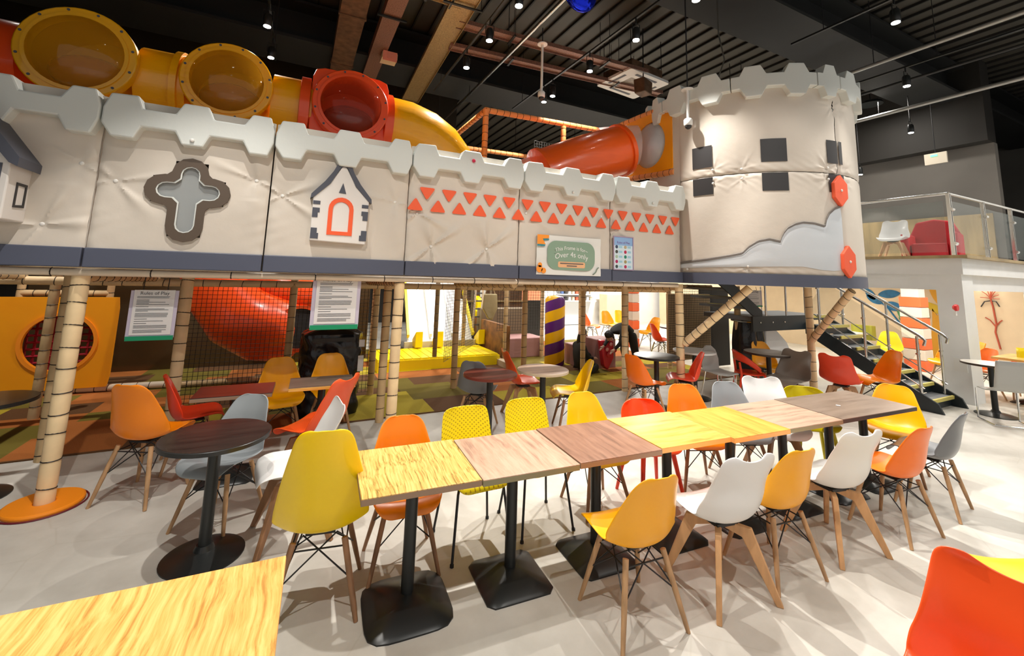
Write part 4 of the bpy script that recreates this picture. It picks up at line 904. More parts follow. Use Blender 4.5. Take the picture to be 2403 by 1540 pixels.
leaf(2086,690,.50,.22,8,bl); leaf(2096,719,.44,.24,-12,bl); leaf(2052,703,.42,.2,-30,bl); leaf(2042,690,.38,.18,-55,bl); MB().path([at(x,y,X=14.28) for x,y in ((2120,770),(2085,725),(2062,705),(2050,690))],.02,5).build('stem',bl,mu); leaf(2207,705,.75,.2,-60,yl); leaf(2200,727,.65,.18,-35,ylg); leaf(2212,715,.5,.16,-80,yl)
leaf(2118,745,.5,.12,-65,gr); leaf(2174,745,.5,.12,80,gr); leaf(2125,760,.4,.10,-50,gr)
p=at(2205,800,X=XM)
MB().prism([(p.y+.22,.0),(p.y-.28,0),(p.y-.22,.5),(p.y-.05,.95),(p.y-.12,1.35),(p.y-.0,1.2),(p.y+.08,1.38),(p.y+.1,1.0),(p.y+.16,.6)],lambda u,v,d:(XM-d,u,v),0,.006).build('pineapple_plant',yl,mu,fix=True)
leaf(2228,828,.7,.2,85,yl)
fm=thing('flower_mural','rust coloured flower painted on the wall right of the white column','mural'); 
def fp(L,r=.012,nm='stroke',mt=rd): MB().path([at(x,y,X=XM-.02) for x,y in L],r,5).build(nm,mt,fm)
fp([(2348,820),(2336,780),(2338,760),(2330,720),(2324,700)],.018,'stem'); fp([(2336,766),(2324,752),(2312,745)]); fp([(2336,768),(2346,756),(2352,752)])
for dx,dy in ((-20,-16),(-12,-26),(0,-28),(8,-26),(16,-20),(20,-8),(-24,-2),(22,2)): fp([(2324,700),(2324+dx*.5,700+dy*.6),(2324+dx,700+dy)],.008,'petal')
for s in (-1,1): fp([(2324,706),(2324+s*14,708),(2324+s*22,720)],.012,'petal',m_patch)
# cafe shelving and bits beyond
sh=thing('cafe_shelving','white shelving with stock in the cafe beyond the frame','shelving',(9.9,14.05,0))
for z in (.95,1.2,1.45,1.7): MB().box(0,0,z,1.7,.35,.03).build('shelf',m_white,sh)
MB().box(0,.18,.95,1.8,.03,1.85).build('back',m_fabL,sh)
rn=random.Random(9)
for z in (.97,1.22,1.47):
    for k in range(9): tag(MB().box(9.2+.17*k,14.0,z+.07,.1,.1,.13).build('carton',mat('stock%d'%((k*7)%5),[(.05,.1,.25),(.6,.5,.35),(.03,.03,.03),(.5,.1,.05),(.7,.7,.75)][(k*7)%5],.5)),'small carton on the white cafe shelving','carton','cartons on the cafe shelves')
tag(MB().box(11.9,13.9,.62,1.6,.5,1.22).build('cafe_counter',m_beige,bev=.02),'beige counter at the cafe wall, seen through the frame','counter')
d1=thing('poster_door','salmon coloured door with white frame behind the striped column','door'); MB().box(7.35,13.2,1.0,.9,.05,2.0).build('leaf',mat('salmon_door',(.72,.24,.12),.5),d1); MB().box(6.85,13.2,1.0,.08,.08,2.1).box(7.85,13.2,1.0,.08,.08,2.1).box(7.35,13.2,2.05,1.1,.08,.1).build('door_frame',m_white,d1)

# ================================================================ CHAIRS
def shell_mesh(prof,cup,t,ends=(.10,.09),wing=0,nv=14,side_round=2.6):
    """prof: (x,z,halfwidth,cup) from the front lip over the seat up to the top of the back"""
    # resample
    P=[]; n=26; L=[0]
    for a,b in zip(prof[:-1],prof[1:]): L.append(L[-1]+math.hypot(b[0]-a[0],b[1]-a[1]))
    T=L[-1]
    def ev(s):
        for k in range(len(L)-1):
            if s<=L[k+1]+1e-9:
                u=(s-L[k])/(L[k+1]-L[k]); p0=prof[max(k-1,0)]; p1,p2=prof[k],prof[k+1]; p3=prof[min(k+2,len(prof)-1)]
                return [.5*((2*p1[j])+(-p0[j]+p2[j])*u+(2*p0[j]-5*p1[j]+4*p2[j]-p3[j])*u*u+(-p0[j]+3*p1[j]-3*p2[j]+p3[j])*u**3) for j in range(4)]
        return list(prof[-1])
    ss=[]
    for k in range(n+1):
        u=k/n; ss.append(T*(u-.10*math.sin(2*PI*u)/ (2*PI)*1.0))
    ss=sorted(set([0,.006,.02,.045]+[s for s in ss if .06<s<T-.05]+[T-.04,T-.018,T-.005,T]))
    rows=[]
    for s in ss:
        x,z,w,c=ev(s)
        x2,z2=ev(min(T,s+.01))[:2]; x1,z1=ev(max(0,s-.01))[:2]; tx,tz=x2-x1,z2-z1; l=math.hypot(tx,tz) or 1; tx/=l; tz/=l; nx_,nz_=-tz*-1,tx*-1
        nx_,nz_=(tz,-tx)   # points up on the seat / forward on the back (curve runs backwards)
        if nz_<0 and abs(nz_)>abs(nx_): nx_,nz_=-nx_,-nz_
        if nx_<0 and abs(nx_)>=abs(nz_): nx_,nz_=-nx_,-nz_
        f=1
        if s<ends[0]: f=max(0.02,1-(1-s/ends[0])**side_round)**(1/side_round)
        if T-s<ends[1]: f=max(0.02,1-(1-(T-s)/ends[1])**side_round)**(1/side_round)
        f=.35+.65*f
        rows.append((x,z,w*f,c,nx_,nz_,tx,tz,s/T))
    V=[];Fc=[]
    for x,z,w,c,nx_,nz_,tx,tz,q in rows:
        for j in range(nv+1):
            v=-1+2*j/nv; o=c*abs(v)**2.3; wg=wing*(abs(v)**2)*max(0,(q-.8)/.2) 
            V.append((x+nx_*o+tx*wg,w*v,z+nz_*o+tz*wg))
    N=len(rows); m=nv+1
    for i in range(N-1):
        for j in range(nv): Fc.append((i*m+j,(i+1)*m+j,(i+1)*m+j+1,i*m+j+1))
    me=bpy.data.meshes.new('shell'); me.from_pydata(V,[],Fc); me.polygons.foreach_set('use_smooth',[True]*len(Fc)); me.update()
    return me
EIF=[(.235,.395,.19,.0),(.225,.432,.205,.012),(.18,.452,.218,.022),(.06,.435,.232,.038),(-.07,.415,.24,.058),(-.155,.432,.243,.085),(-.205,.51,.238,.098),(-.228,.61,.213,.082),(-.245,.71,.178,.05),(-.27,.79,.150,.03),(-.285,.835,.130,.02)]
HIB=[(.235,.395,.19,.0),(.225,.432,.205,.012),(.18,.452,.218,.022),(.06,.435,.232,.038),(-.07,.415,.24,.058),(-.155,.432,.247,.085),(-.205,.52,.243,.098),(-.232,.65,.222,.082),(-.26,.79,.190,.055),(-.285,.93,.155,.034),(-.30,1.02,.135,.02)]
TUL=[(.24,.40,.20,.0),(.225,.44,.22,.018),(.16,.455,.236,.032),(.03,.435,.246,.048),(-.09,.425,.252,.066),(-.17,.455,.254,.09),(-.225,.55,.248,.092),(-.245,.67,.222,.06),(-.28,.77,.212,.036),(-.305,.845,.205,.030)]
SQR=[(.22,.42,.20,.0),(.20,.452,.21,.012),(.10,.455,.218,.02),(-.05,.448,.222,.03),(-.15,.462,.222,.05),(-.195,.53,.215,.055),(-.215,.64,.205,.045),(-.235,.75,.195,.035),(-.25,.85,.18,.025)]
TUBB=[(.22,.42,.21,.0),(.19,.455,.22,.01),(.05,.452,.23,.02),(-.10,.45,.235,.06),(-.17,.49,.24,.13),(-.205,.58,.24,.14),(-.225,.68,.225,.12),(-.24,.76,.19,.09)]
SHM={}
def get_shell(kind,col):
    key=(kind,col)
    if key not in SHM:
        prof,e,wg,sr=dict(eiffel=(EIF,(.10,.09),0,2.6),highback=(HIB,(.10,.10),0,2.6),tulip=(TUL,(.11,.07),.028,3.0),perforated=(SQR,(.09,.08),0,3),tub=(TUBB,(.1,.10),0,2.4))[kind]
        me=shell_mesh(prof,0,.009,e,wg,side_round=sr)
        me.materials.append(perforated_mat('perforated_yellow',LEM) if kind=='perforated' else plastic(col)); SHM[key]=me
    return SHM[key]
def legs_eiffel(t,wm):
    q=MB()
    for sx,sy in ((1,1),(1,-1),(-1,1),(-1,-1)):
        a=Vector((.115*sx-.01,.125*sy,.392)); b=Vector((.205*sx-.01,.215*sy,0.0)); 
        MB().path([a+(b-a)*.02,a+(b-a)*.5,b],[.0165,.016,.0115],10).build('leg',wm,t,True)
    c=lambda sx,sy,k:Vector((.115*sx-.01,.125*sy,.392)).lerp(Vector((.205*sx-.01,.215*sy,0.0)),k)
    T=lambda sx,sy:Vector((.075*sx-.01,.085*sy,.395))
    for (a,b) in (((1,1),(1,-1)),((1,-1),(-1,-1)),((-1,-1),(-1,1)),((-1,1),(1,1))):
        q.tube(c(*a,.50),T(*b),.0042,n=5); q.tube(c(*b,.50),T(*a),.0042,n=5)
        q.tube(c(*a,.12),c(*b,.12),.0045,n=5)
    q.beam((-.09,0,.397),(.08,0,.402),.15,.012); q.build('wire_frame',m_wire,t)
def legs_tulip(t,wm):
    for sx,sy in ((1,1),(1,-1),(-1,1),(-1,-1)):
        q=MB(); k=Vector((.115*sx-.01,.11*sy,.362)); f=Vector((.225*sx-.01,.225*sy,0)); c=Vector((.02*sx-.01,.02*sy,.385)); dd=Vector((sx,sy,0)).normalized()
        a=dd.cross(Vector((0,0,1)))
        def sec(p,w,h,dirv): return [p+a*w-dirv*h,p+a*w+dirv*h,p-a*w+dirv*h,p-a*w-dirv*h]
        n0=Vector((0,0,1)); n1=(n0+dd*1).normalized(); n2=dd
        vs=sec(c,.017,.020,n0)+sec(k+dd*.0,.017,.040,n1)+sec(f+Vector((0,0,.0)),.015,.019,n2)
        fs=[(0,1,2,3)]
        for i in range(2):
            for j in range(4): fs.append((i*4+j,i*4+(j+1)%4,(i+1)*4+(j+1)%4,(i+1)*4+j))
        fs.append((11,10,9,8)); q.add(vs,fs); q.build('leg',wm,t,fix=True,bev=.005)
    MB().box(-.01,0,.402,.16,.16,.02).build('mounting_plate',m_wire,t)
def legs_metal(t,mt=m_wire):
    for sx,sy in ((1,1),(1,-1),(-1,1),(-1,-1)):
        q=MB(); q.path([(.10*sx,.14*sy,.44),(.15*sx,.17*sy,.40),(.21*sx,.215*sy,.0)],.009,8); q.lathe([(.014,0),(.014,.015)],8,(.21*sx,.215*sy,0)); q.build('leg',mt,t,True)
PROTO={}
def proto(kind,col,wm):
    key=(kind,col,wm.name)
    if key in PROTO: return PROTO[key],False
    nm=dict(eiffel='shell_chair',highback='high_shell_chair',tulip='padded_shell_chair',perforated='perforated_chair',tub='tub_chair',loop='loop_back_chair',arch='arch_back_chair',wire='cantilever_chair')[kind]
    t=thing(nm,'x','chair')
    if kind in ('eiffel','highback','tulip','perforated','tub'):
        s=bpy.data.objects.new('seat_shell',get_shell(kind,col)); C.objects.link(s); s.parent=t
        so=s.modifiers.new('solid','SOLIDIFY'); so.thickness=.009; so.offset=-1; s2=s.modifiers.new('sub','SUBSURF'); s2.levels=1; s2.render_levels=1
    if kind in ('eiffel','highback'): legs_eiffel(t,wm)
    elif kind=='tulip':
        legs_tulip(t,wm)
        MB().grid(lambda u,v:(.19-.33*v,(-1+2*u)*.19*(1-.25*(abs(2*v-1)**4)),.458+.020*math.sin(PI*min(1,max(0,u)))**.4*math.sin(PI*v)**.4),16,12).build('seat_pad',plastic(col),t,'all')
    elif kind=='perforated': legs_metal(t)
    elif kind=='tub':
        for sx,sy in ((1,1),(1,-1),(-1,1),(-1,-1)): MB().path([(.12*sx,.14*sy,.44),(.20*sx,.21*sy,0)],[.022,.014],10).build('leg',wm,t,True)
    elif kind=='loop':
        MB().lathe([(.001,.43),(.19,.43),(.215,.44),(.215,.455),(.19,.462),(.10,.455),(.001,.452)],28).build('seat',plastic(col),t,True)
        q=MB()
        def band(u,v):
            a=R(-105+210*u)+PI; r=.235+.03*(v); top=.79-.24*abs(2*u-1)**2.2; h=.15*(1-.62*abs(2*u-1)**1.5)
            return (r*math.cos(a)+.02,r*math.sin(a),top-h*(1-v))
        s=q.grid(band,32,4).build('back_band',plastic(col),t,'all'); so=s.modifiers.new('solid','SOLIDIFY'); so.thickness=.022; so.offset=0
        for sy in (1,-1):
            a=R(105*sy)+PI; MB().path([(.245*math.cos(a)+.02,.245*math.sin(a),.51),(.16,.20*sy,.44),(.22,.21*sy,0)],[.016,.02,.013],10).build('leg',plastic(col),t,True)
            MB().path([(-.19,.15*sy,.62),(-.17,.17*sy,.44),(-.24,.20*sy,0)],[.016,.02,.013],10).build('leg',plastic(col),t,True)
    elif kind=='arch':
        q=MB(); P=[(-.16,.44),(.16,.44),(.17,.62),(.13,.76),(.05,.83),(-.05,.83),(-.13,.76),(-.17,.62)]
        MB().prism([(y,z+.0) for y,z in P],lambda u,v,d:(-.18-d-.12*(v-.44),u,v),-.01,.015).build('backrest',plastic(col),t,fix=True,bev=.01)
        MB().grid(lambda u,v:(.20-.40*v,(-1+2*u)*.19,.455+.01*math.cos(2*PI*u)),12,10).build('seat',plastic(col),t,'all').modifiers.new('solid','SOLIDIFY').thickness=.015
        for sx,sy in ((1,1),(1,-1),(-1,1),(-1,-1)): MB().path([(.13*sx,.15*sy,.44),(.19*sx,.20*sy,0)],.011,8).build('leg',m_chrome,t,True)
    elif kind=='wire':
        s=MB().grid(lambda u,v:(.20-.40*v if v<.55 else -.02-.18-(v-.55)*.25,(-1+2*u)*.20,.46 if v<.5 else .46+(v-.5)*.9),8,12).build('seat_shell',plastic(col),t,'all'); s.modifiers.new('solid','SOLIDIFY').thickness=.012
        for sy in (1,-1): MB().path([(.18,.22*sy,.44),(.20,.22*sy,.02),(-.20,.22*sy,.02)],.011,8).build('leg',m_chrome,t,True)
        MB().tube((-.2,-.22,.02),(-.2,.22,.02),.011).build('rear_bar',m_chrome,t,True)
    PROTO[key]=t; return t,True
def chair(kind,col,x,y,head_,lab,grp,wm=None,z=0,sc=1):
    wm=wm or m_beech; p,new=proto(kind,col,wm)
    t=p if new else copy_tree(p)
    t.location=(x,y,z); t.rotation_euler.z=R(head_); t['label']=lab; t['group']=grp
    if sc!=1: t.scale=(sc,)*3
    return t
G1='chairs along the near side of the long table row'; G2='chairs along the far side of the long table row'; G3='chairs around the round tables by the castle'; G4='chairs round the back tables'; G5='chairs beyond the play frame'
E_='eiffel'; T_='tulip'
# near side, backs to the camera
chair(E_,'amber',1.86,2.08,86,'yellow shell chair, nearest on the near side of the long table row',G1,m_beech)
chair(T_,'white',2.52,2.02,82,'white padded shell chair, second along the near side of the table row',G1,m_wood3)
chair(E_,'amber',3.02,2.0,84,'yellow shell chair between the two white chairs on the near side',G1,m_beech)
chair(T_,'white',3.7,1.98,80,'white padded shell chair beside the orange chair on the near side',G1,m_wood3)
chair(E_,'orange',4.38,1.89,86,'orange shell chair on the near side, left of the grey one',G1,m_beech)
chair(E_,'charcoal',5.15,1.93,98,'grey shell chair at the far end of the near side',G1,m_beech)
# far side, facing the camera
chair(E_,'tangerine',0.77,3.03,-95,'orange shell chair tucked under the striped oak table end',G2,m_walnut)
chair('perforated','lemon',1.28,3.07,-90,'yellow perforated chair with black legs, left one of the pair',G2)
chair('perforated','lemon',1.82,3.1,-92,'yellow perforated chair with black legs, right one of the pair',G2)
chair(E_,'yellow',2.41,3.1,-94,'plain yellow shell chair behind the dark brown table',G2,m_walnut)
chair('tub','coral',2.93,3.02,-100,'coral red tub chair behind the yellow oak tables',G2,plastic('red'))
chair(E_,'tangerine',3.5,3.01,-112,'orange shell chair behind the yellow oak tables',G2,m_walnut)
chair(E_,'grey',4.03,2.93,-114,'grey shell chair between orange and white on the far side',G2,m_walnut)
chair(T_,'white',4.46,2.84,-120,'white padded shell chair on the far side, left of the mustard one',G2,m_walnut)
chair('tub','olive',4.95,2.79,-128,'mustard yellow tub chair at the far right of the table row',G2,plastic('olive'))
chair(E_,'amber',5.6,2.34,196,'amber shell chair at the right end of the long table row',G2,m_walnut)
big=chair('highback','sunny',.27,2.92,80,'large bright yellow shell chair at the left end of the table row',G2,m_walnut); big.scale=(1.05,1.05,1.0)
# round table left
chair(E_,'tangerine',-0.97,4.72,62,'orange shell chair with its back to us, left of the black round table',G3,m_beech).scale=(1.05,1.05,1.12)
chair(E_,'red',-0.76,5.29,12,'red shell chair half hidden behind the orange one',G3,m_beech)
chair(E_,'grey',-0.36,4.04,236,'light grey shell chair right of the black round table',G3,m_beech)
chair(T_,'white',0.12,3.67,186,'white padded shell chair between grey and bright yellow chairs',G3,m_walnut)
chair(T_,'coral',0.27,4.38,140,'coral padded shell chair below the oak table corner',G3,m_walnut).scale=(1.05,1.05,1.08)
chair(E_,'amber',-.03,5.62,-80,'yellow shell chair behind the brown back table, left one',G4,m_beech)
chair(E_,'amber',.50,5.72,-86,'yellow shell chair behind the back table, in front of the black wrapped machine',G4,m_beech)
# middle
chair(E_,'charcoal',2.17,5.18,50,'dark grey shell chair left of the mahogany round table',G4,m_beech)
chair(T_,'coral',2.9,5.33,-11,'orange red shell chair between the mahogany and pale round tables',G4,m_beech)
chair(E_,'yellow',3.22,4.66,157,'yellow shell chair facing left beside the pale round table',G4,m_walnut)
chair(E_,'orange',4.52,4.74,4,'orange shell chair left of the black round table under the castle',G4,m_beech)
chair(E_,'red',5.26,4.7,140,'dull red shell chair by the padded post under the tower',G4,m_beech)
chair('arch','palegrey',6.15,4.80,-100,'pale grey arch backed chair with chrome legs',G4)
chair('loop','red',6.65,4.62,-40,'bright red chair with hooped back under the tower',G4)
chair(E_,'amber',7.42,4.80,-110,'amber shell chair behind the grey round table',G4,m_beech)
chair(T_,'taupe',6.72,4.05,185,'taupe padded shell chair beside the grey round table',G4,m_beech)
chair(T_,'red',7.42,3.7,12,'red padded shell chair in front of the staircase',G4,m_beech)
chair(E_,'tangerine',7.85,3.42,150,'orange shell chair facing the red one before the stairs',G4,m_beech)
# beyond
chair(E_,'red',7.95,7.75,-20,'red shell chair seen through the frame posts',G5,m_steel)
for k,(x,y,c,h_) in enumerate(((8.0,10.6,'orange',-60),(8.9,10.8,'amber',-90),(9.6,11.0,'yellow',-90),(8.8,9.0,'amber',180))): chair(E_,c,x,y,h_,['orange shell chair deep in the cafe','amber shell chair deep in the cafe','bright yellow shell chair deep in the cafe','amber shell chair right of the banded column'][k],G5,m_steel)
chair(E_,'lemon',12.3,5.1,200,'yellow shell chair beyond the staircase railings',G5); chair(E_,'amber',11.6,3.9,170,'amber shell chair in front of the pineapple mural',G5)
chair(E_,'orange',11.0,3.30,150,'orange shell chair beside the white column',G5); chair(E_,'red',11.5,3.0,140,'red shell chair right of the white column',G5)
for k,(x,y,c,h_) in enumerate(((9.15,2.5,'palegrey',40),(10.15,2.35,'lemon',100),(11.3,3.62,'amber',120),(10.9,2.6,'lemon',190))): chair('wire',c,x,y,h_,['pale grey chair on bent chrome legs by the right round table','lemon chair on bent chrome legs by the right round table','amber chair on bent chrome legs beyond the stair foot','lemon chair on bent chrome legs at the far right'][k],G5)
# right foreground
chair(T_,'coral',2.12,0.7,180,'big red shell chair cut off at the bottom right corner','foreground chairs at the right edge',m_beech)
chair(E_,'yellow',3.45,0.86,62,'yellow shell chair cut off by the right edge','foreground chairs at the right edge',m_beech)
# mezzanine
chair(T_,'white',11.0,4.35,190,'white padded chair up on the mezzanine','seats on the mezzanine',m_beech,z=MZ)
t=thing('armchair','red upholstered armchair up on the mezzanine','armchair',(11.6,3.95,MZ),R(190),'seats on the mezzanine'); ru=mat('red_upholstery',(.55,.02,.03),.7)
MB().box(0,0,.22,.6,.55,.30).build('seat',ru,t,bev=.04); MB().prism([(-.36,.1),(.36,.1),(.38,.6),(.28,.86),(0,.92),(-.28,.86),(-.38,.6)],lambda u,v,d:(-.26-d-.1*v,u,v),0,.14).build('backrest',ru,t,fix=True,bev=.03)
for s in (-1,1): MB().box(.02,s*.36,.32,.62,.14,.52).build('armrest',ru,t,bev=.04)
for sx in (-.22,.25):
    for sy in (-.28,.28): MB().box(sx,sy,.035,.05,.05,.07).build('leg',m_black,t)

# ================================================================ TABLES
w_zebra=wood('zebra_oak',(.92,.62,.20),(.78,.42,.10),(.22,.15,.02),'y',62); w_pink=wood('pale_beech',(.68,.44,.31),(.56,.34,.23),(.38,.22,.15),'y',14); w_brown=wood('walnut',(.36,.19,.12),(.29,.145,.09),(.20,.10,.06),'y',16)
w_yoak=wood('yellow_oak',(.86,.56,.14),(.76,.42,.08),(.58,.27,.04),'x',12); w_yoak2=wood('yellow_oak_cross',(.80,.46,.09),(.72,.37,.06),(.56,.25,.035),'y',10); w_pink2=wood('pale_beech_cross',(.55,.38,.27),(.46,.31,.22),(.31,.20,.14),'x',14); w_grey=wood('grey_oak',(.26,.19,.145),(.22,.16,.12),(.17,.12,.09),'x',8)
w_fore=wood('honey_oak',(1,.62,.20),(.90,.46,.11),(.55,.26,.05),'y',36); w_red=wood('mahogany',(.17,.035,.02),(.13,.028,.015),(.09,.02,.01),'x',10); w_dk=wood('black_oak',(.035,.028,.024),(.028,.022,.02),(.018,.015,.014),'x',10,.18)
e_br=mat('brown_edge',(.30,.19,.12),.5); e_ol=mat('khaki_edge',(.25,.22,.12),.5); e_dk=mat('dark_edge',(.05,.03,.02),.5); e_or=mat('honey_edge',(.85,.42,.12),.5)
def sqtable(cx,cy,w,d,rz,z,top,edge,lab,grp,base='pyramid',th=.035,cat='table',bx_=0,w2=None):
    t=thing('dining_table',lab,'table',(cx,cy,0),rz,grp)
    tp=MB().box(0,0,z-th/2-.002,w,d,th-.004).build('edge_band',edge,t,bev=.003)
    MB().box(0,0,z-.002,w-.002,d-.002,.006).build('tabletop',top,t,bev=.002)
    for bx in (bx_ if isinstance(bx_,(list,tuple)) else [bx_]):
        MB().tube((bx,0,.06),(bx,0,z-th),.036,n=18).build('pedestal',m_black,t,True)
        MB().box(bx,0,z-th-.006,.28,.28,.012).build('top_plate',m_black,t)
        q=MB(); s=.215 if base=='pyramid' else .24
        if base=='round':
            MB().lathe([(.235,0),(.235,.008),(.20,.022),(.06,.045),(.045,.07)],36,(bx,0,0)).build('base',m_black,t,True)
        else:
            prof=[(s,0),(s,.008),(s*.93,.022),(.05,.075)]
            n=4 if base=='pyramid' else 32; vs=[];
            for r,zz in prof:
                for k in range(32):
                    a=2*PI*(k+.5)/32+PI/4*0; c_,s_=math.cos(a),math.sin(a); e=14 if base=='pyramid' else 5; m_=(abs(c_)**e+abs(s_)**e)**(-1/e)
                    vs.append((bx+r*c_*m_,r*s_*m_,zz))
            fs=[(i*32+k,i*32+(k+1)%32,(i+1)*32+(k+1)%32,(i+1)*32+k) for i in range(3) for k in range(32)]+[tuple(range(32))[::-1],tuple(96+k for k in range(32))]
            q.add(vs,fs).build('base',m_black,t,True)
    return t
th_=-.061; ex_=Vector((math.cos(th_),math.sin(th_))); ny_=Vector((-math.sin(th_),math.cos(th_))); O_=Vector((.386,2.374)); Ls=[0,.644,1.278,1.927,2.579,3.198,3.887,5.037]; dep=.62
GT='square tables pushed into one long row'
spec=[(w_zebra,e_br,'zebra grained oak table, left end of the long row','soft',0,.75),(w_pink,e_ol,'pale pink beech table, second in the long row','pyramid',-.004,.746),(w_brown,e_br,'dark walnut table, third in the long row','pyramid',0,.75),(w_yoak,e_or,'bright yellow oak table with lengthwise grain, fourth in the row','pyramid',.012,.752),(w_yoak2,e_or,'yellow oak table with crosswise grain, fifth in the row','pyramid',-.016,.75),(w_pink2,e_ol,'pale beech table between yellow oak and grey tables','pyramid',-.004,.748),(w_grey,e_dk,'long grey brown table at the right end of the row','pyramid',.0,.75)]
for i,(tp,ed,lab,bs,dy,z) in enumerate(spec):
    w=Ls[i+1]-Ls[i]-.006; m_=(Ls[i]+Ls[i+1])/2; c=O_+ex_*m_+ny_*(dep/2+dy)
    sqtable(c.x,c.y,w,dep,th_,z,tp,ed,lab,GT,bs,bx_=0 if i<6 else [-.27,.27])
# foreground table corner
a=at(0,1452,Z=.76); b=at(660,1310,Z=.76); cc=at(608,1540,Z=.76)
ang=math.atan2(-.035,1); 
sqtable(-.46,1.73,1.02,.66,-.045,.76,w_fore,e_or,'honey oak tabletop filling the bottom left corner','foreground tables','pyramid',bx_=-.3)
# tables at the back left
sqtable(.12-.52,4.83,.62,.42,-.03,.75,w_dk,e_br,'dark brown back table left of the oak edged one','back tables','pyramid'); sqtable(.34,4.90,.60,.42,-.03,.755,w_grey,w_yoak,'oak edged grey topped back table before the wrapped machine','back tables','pyramid')
def rtable(x,y,r,z,top,edge,lab,grp='round pedestal tables'):
    t=thing('round_table',lab,'table',(x,y,0),0,grp)
    MB().lathe([(r-.01,z-.032),(r,z-.028),(r,z-.004),(r-.004,z-.001)],48).build('rim',edge,t,True)
    MB().lathe([(r-.006,z-.004),(r-.006,z)],48).build('tabletop',top,t)
    MB().tube((0,0,.05),(0,0,z-.03),.037,n=18).build('pedestal',m_black,t,True)
    MB().lathe([(.235,0),(.235,.008),(.19,.022),(.06,.045),(.045,.075)],36).build('base',m_black,t,True)
    return t
rtable(-.38,3.62,.325,.755,w_dk,mat('black_edge',(.02,.02,.02),.3),'glossy black round table at the left by the orange chair')
rtable(2.10,4.66,.31,.755,w_red,mat('mahogany_edge',(.16,.03,.02),.3),'mahogany red round table in the middle')
rtable(2.78,4.62,.31,.765,w_pink2,mat('cream_edge',(.62,.50,.36),.4),'pale wood round table next to the mahogany one')
rtable(4.93,4.92,.33,.755,mat('matt_charcoal',(.05,.052,.055),.35),m_black,'charcoal round table under the castle end')
rtable(6.98,4.52,.36,.765,mat('grey_laminate',(.66,.63,.60),.35),e_dk,'grey laminate round table under the tower')
rtable(5.95,5.1,.33,.75,m_white,m_white,'white round table behind the padded tower post'); rtable(-2.15,5.15,.3,.75,w_dk,m_black,'black round table cut off by the left edge')
rtable(9.65,3.0-.25,.33,.76,mat('pale_laminate',(.66,.62,.55),.35),e_dk,'pale round table at the foot of the stairs'); rtable(8.3,7.7,.33,.75,m_white,m_black,'white round table seen through the frame posts')
sqtable(11.2,2.75,.9,.6,0,.75,w_yoak,e_or,'yellow oak table beside the white column','back tables','pyramid'); sqtable(12.6,2.2,1.2,.7,0,.75,w_yoak,m_cream,'pale oak table at the far right edge','back tables','pyramid')
tag(MB().grid(lambda u,v:(12.9+.02*math.sin(9*u),5.6+.5*u,.55+.35*v),8,6).build('cushion',mat('lime_cushion',(.42,.40,.02),.7)),'lime green cushion on the bench beyond the stairs','cushion').modifiers.new('s','SOLIDIFY').thickness=.12
sqtable(12.5,6.0,1.2,.6,0,.72,m_white,m_cream,'white table beyond the staircase railings','back tables','pyramid')
# ================================================================ CEILING FITTINGS
def tray(p0,p1,w,mt,lab,z,h=.08):
    t=thing('cable_tray',lab,'cable tray'); p0=Vector((*p0,z)); p1=Vector((*p1,z)); d=(p1-p0).normalized(); a=Vector((-d.y,d.x,0))
    MB().beam(p0,p1,w,.01).build('tray_floor',mt,t)
    for s in (-1,1): MB().beam(p0+a*s*w/2,p1+a*s*w/2,.01,h).build('tray_side',mt,t)
    for k in (.25,.75):
        p=p0.lerp(p1,k); MB().beam(p-a*(w*.8)-Vector((0,0,.05)),p+a*(w*.8)-Vector((0,0,.05)),.04,.025).build('hanger_bar',m_black,t)
        for s in (-1,1): MB().tube(p+a*s*w*.75-Vector((0,0,.05)),Vector(((p+a*s*w*.75).x,(p+a*s*w*.75).y,CEIL)),.006,n=5).build('hanger_rod',m_wire,t)
zt=6.3
tray((2.0,4.0),(2.35,13),.42,m_tray,'broad perforated cable tray running to the back wall',zt); tray((2.2,6.85),(6.4,6.6),.22,m_tray2,'perforated cable tray crossing toward the ceiling cassette',zt+.02); tray((2.3,7.6),(7.4,7.15),.20,m_tray2,'second perforated cable tray behind the first',zt-.02); tray((1.3,6.3),(2.1,6.3),.2,m_tray,'short perforated tray joining the broad one',zt+.03)
du=thing('air_duct','broad rusty brown duct over the red bubble','duct'); MB().box(.50,8.4,6.45,.42,7.3,.35).build('duct_body',m_duct,du); 
for yy in (5.5,7.5,9.5,11.3): MB().box(.50,yy,6.45,.46,.05,.39).build('joint',m_duct,du)
d2=thing('air_duct','narrow rusty duct between the broad duct and the perforated tray','duct'); MB().box(1.12,8.9,6.4,.3,6.3,.2).build('duct_body',m_tray2,d2)
for yy in (7.2,10): MB().box(1.12,yy,6.27,.5,.04,.03).build('strap',m_black,d2)
sp_=thing('ceiling_speaker','small square pink fronted speaker box under the narrow duct','speaker'); p=at(912,138,Z=6.22); MB().box(p.x,p.y,6.22,.3,.3,.12).build('box',m_beige,sp_); MB().box(p.x,p.y-.16,6.2,.28,.01,.2).build('front',mat('salmon',(.75,.3,.22),.5),sp_); MB().box(p.x,p.y-.17,6.2,.12,.01,.1).build('dial',MATS['salmon'],sp_)
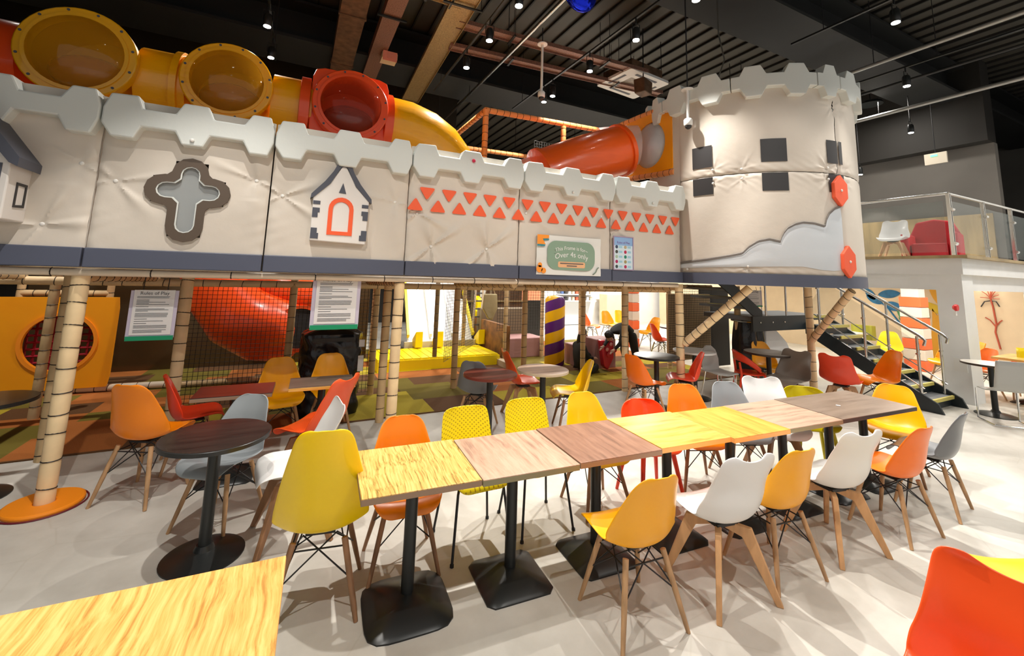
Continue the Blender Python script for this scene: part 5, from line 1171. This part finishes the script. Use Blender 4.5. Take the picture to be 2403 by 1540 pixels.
# ceiling cassette
ca=thing('ceiling_cassette','white square air conditioning cassette below the ceiling','air conditioner',(6.5,7.1,6.3),R(6))
MB().frame(rrect(1.25,1.05,.06,4),rrect(.62,.5,.04,4),lambda u,v,d:(u,v,d),-.03,.03).build('fascia',m_white,ca,fix=True); MB().box(0,0,.0,.62,.5,.02).build('grille',mat('grille_grey',(.30,.27,.23),.5,var=.4,vscale=30),ca); MB().box(0,0,.16,1.0,.85,.25).build('body',m_duct,ca)
for s in (-1,1): MB().box(0,s*.39,-.032,.66,.06,.01).build('louvre',m_slate,ca); MB().box(s*.5,0,-.032,.06,.5,.01).build('louvre',m_slate,ca)
for x in (-.5,.5):
    for y in (-.4,.4): MB().tube((x,y,.25),(x,y,CEIL-6.3),.008,n=6).build('drop_rod',m_wire,ca)
c3=thing('black_speaker','black box loudspeaker hanging before the ceiling cassette','speaker',(6.35,6.45,5.95),R(20)); MB().prism([(-.16,-.15),(.16,-.15),(.2,.15),(-.2,.15)],lambda u,v,d:(u,d,v),0,.25).build('cabinet',m_duct,c3,fix=True,bev=.02); MB().tube((0,.12,.15),(0,.12,CEIL-5.95),.012).build('bracket',m_black,c3)
def cctv(p,L,lab,top=None):
    t=thing('security_camera',lab,'camera',p)
    MB().lathe([(.09,0),(.09,.015),(.03,.03)],20,(0,0,-.0)).build('ceiling_plate',m_white,t,True); MB().tube((0,0,0),(0,0,-L),.022,n=12).build('pole',m_white,t,True)
    MB().lathe([(.05,0),(.065,-.02),(.065,-.09),(.055,-.11)],20,(0,0,-L)).build('housing',m_white,t,True); MB().lathe([(.052,-.105),(.045,-.14),(.02,-.16),(.001,-.165)],18,(0,0,-L)).build('lens_dome',m_patch,t,'all')
    if top: MB().tube((0,0,.03),(0,0,top-p[2]),.01,n=6).build('drop_rod',m_wire,t)
cctv(tuple(at(1273,105,Y=6.2)),.88,'white dome camera on pole under the crossing trays',6.3); p=at(1613,212,Y=4.42); cctv(tuple(p),.46,'white dome camera on short pole before the tower',CEIL)
# pipes
for k,(x,y0,y1,z,r,m_,lab) in enumerate(((9.35,.5,7,6.0,.035,mat('dull_pipe',(.35,.35,.33),.45,.6),'bright silver pipe along the ceiling right of the tower'),(12.5,1,9,6.05,.045,MATS['dull_pipe'],'silver pipe above the mezzanine'),(3.35,4.5,14,6.15,.035,m_steel,'thin grey pipe running away right of the broad tray'),(10.9,1,9,6.1,.03,m_beam,'thin dark conduit above the stairs'))):
    o=MB().tube((x,y0,z),(x,y1,z),r,n=12).build('ceiling_pipe',m_,None,True); tag(o,lab,'pipe')
    for yy in (y0+.6,(y0+y1)/2,y1-.6): MB().tube((x,yy,z),(x,yy,CEIL),.008,n=5).build('hanger',m_wire,o)
# foil balloon against the ceiling
p=at(1362,-14,Y=4.6); ba=thing('foil_balloon','shiny blue foil balloon caught at the top edge','balloon',p); 
def bf(u,v):
    a=2*PI*u; th=PI*v; k=1+.05*math.sin(a*18)*math.sin(th)**3; return (.25*math.cos(a)*math.sin(th)*k,.13*math.sin(a)*math.sin(th)*k,.27*math.cos(th))
MB().grid(bf,72,24).build('foil',mat('blue_foil',(.01,.03,.75),.16,.85,bump=.8,bscale=6),ba,'all'); MB().tube((0,0,.2),(.0,0,CEIL-p.z),.003,n=4).build('ribbon',m_white,ba)
cb=MB().path([at(1683,0,Y=4.1),at(1686,80,Y=4.1),at(1700,140,Y=4.1),at(1686,182,Y=4.1)],.012,6).build('hanging_cable',m_steel,None,True); tag(cb,'loose grey cable dropping onto the tower battlement','cable')
tb=thing('tabletop_bolt','tiny pale scrap on the grey table','scrap'); 
p=at(1967,953,Z=.752); MB().box(p.x,p.y,.756,.02,.035,.006,.4).build('scrap',m_paper,tb)
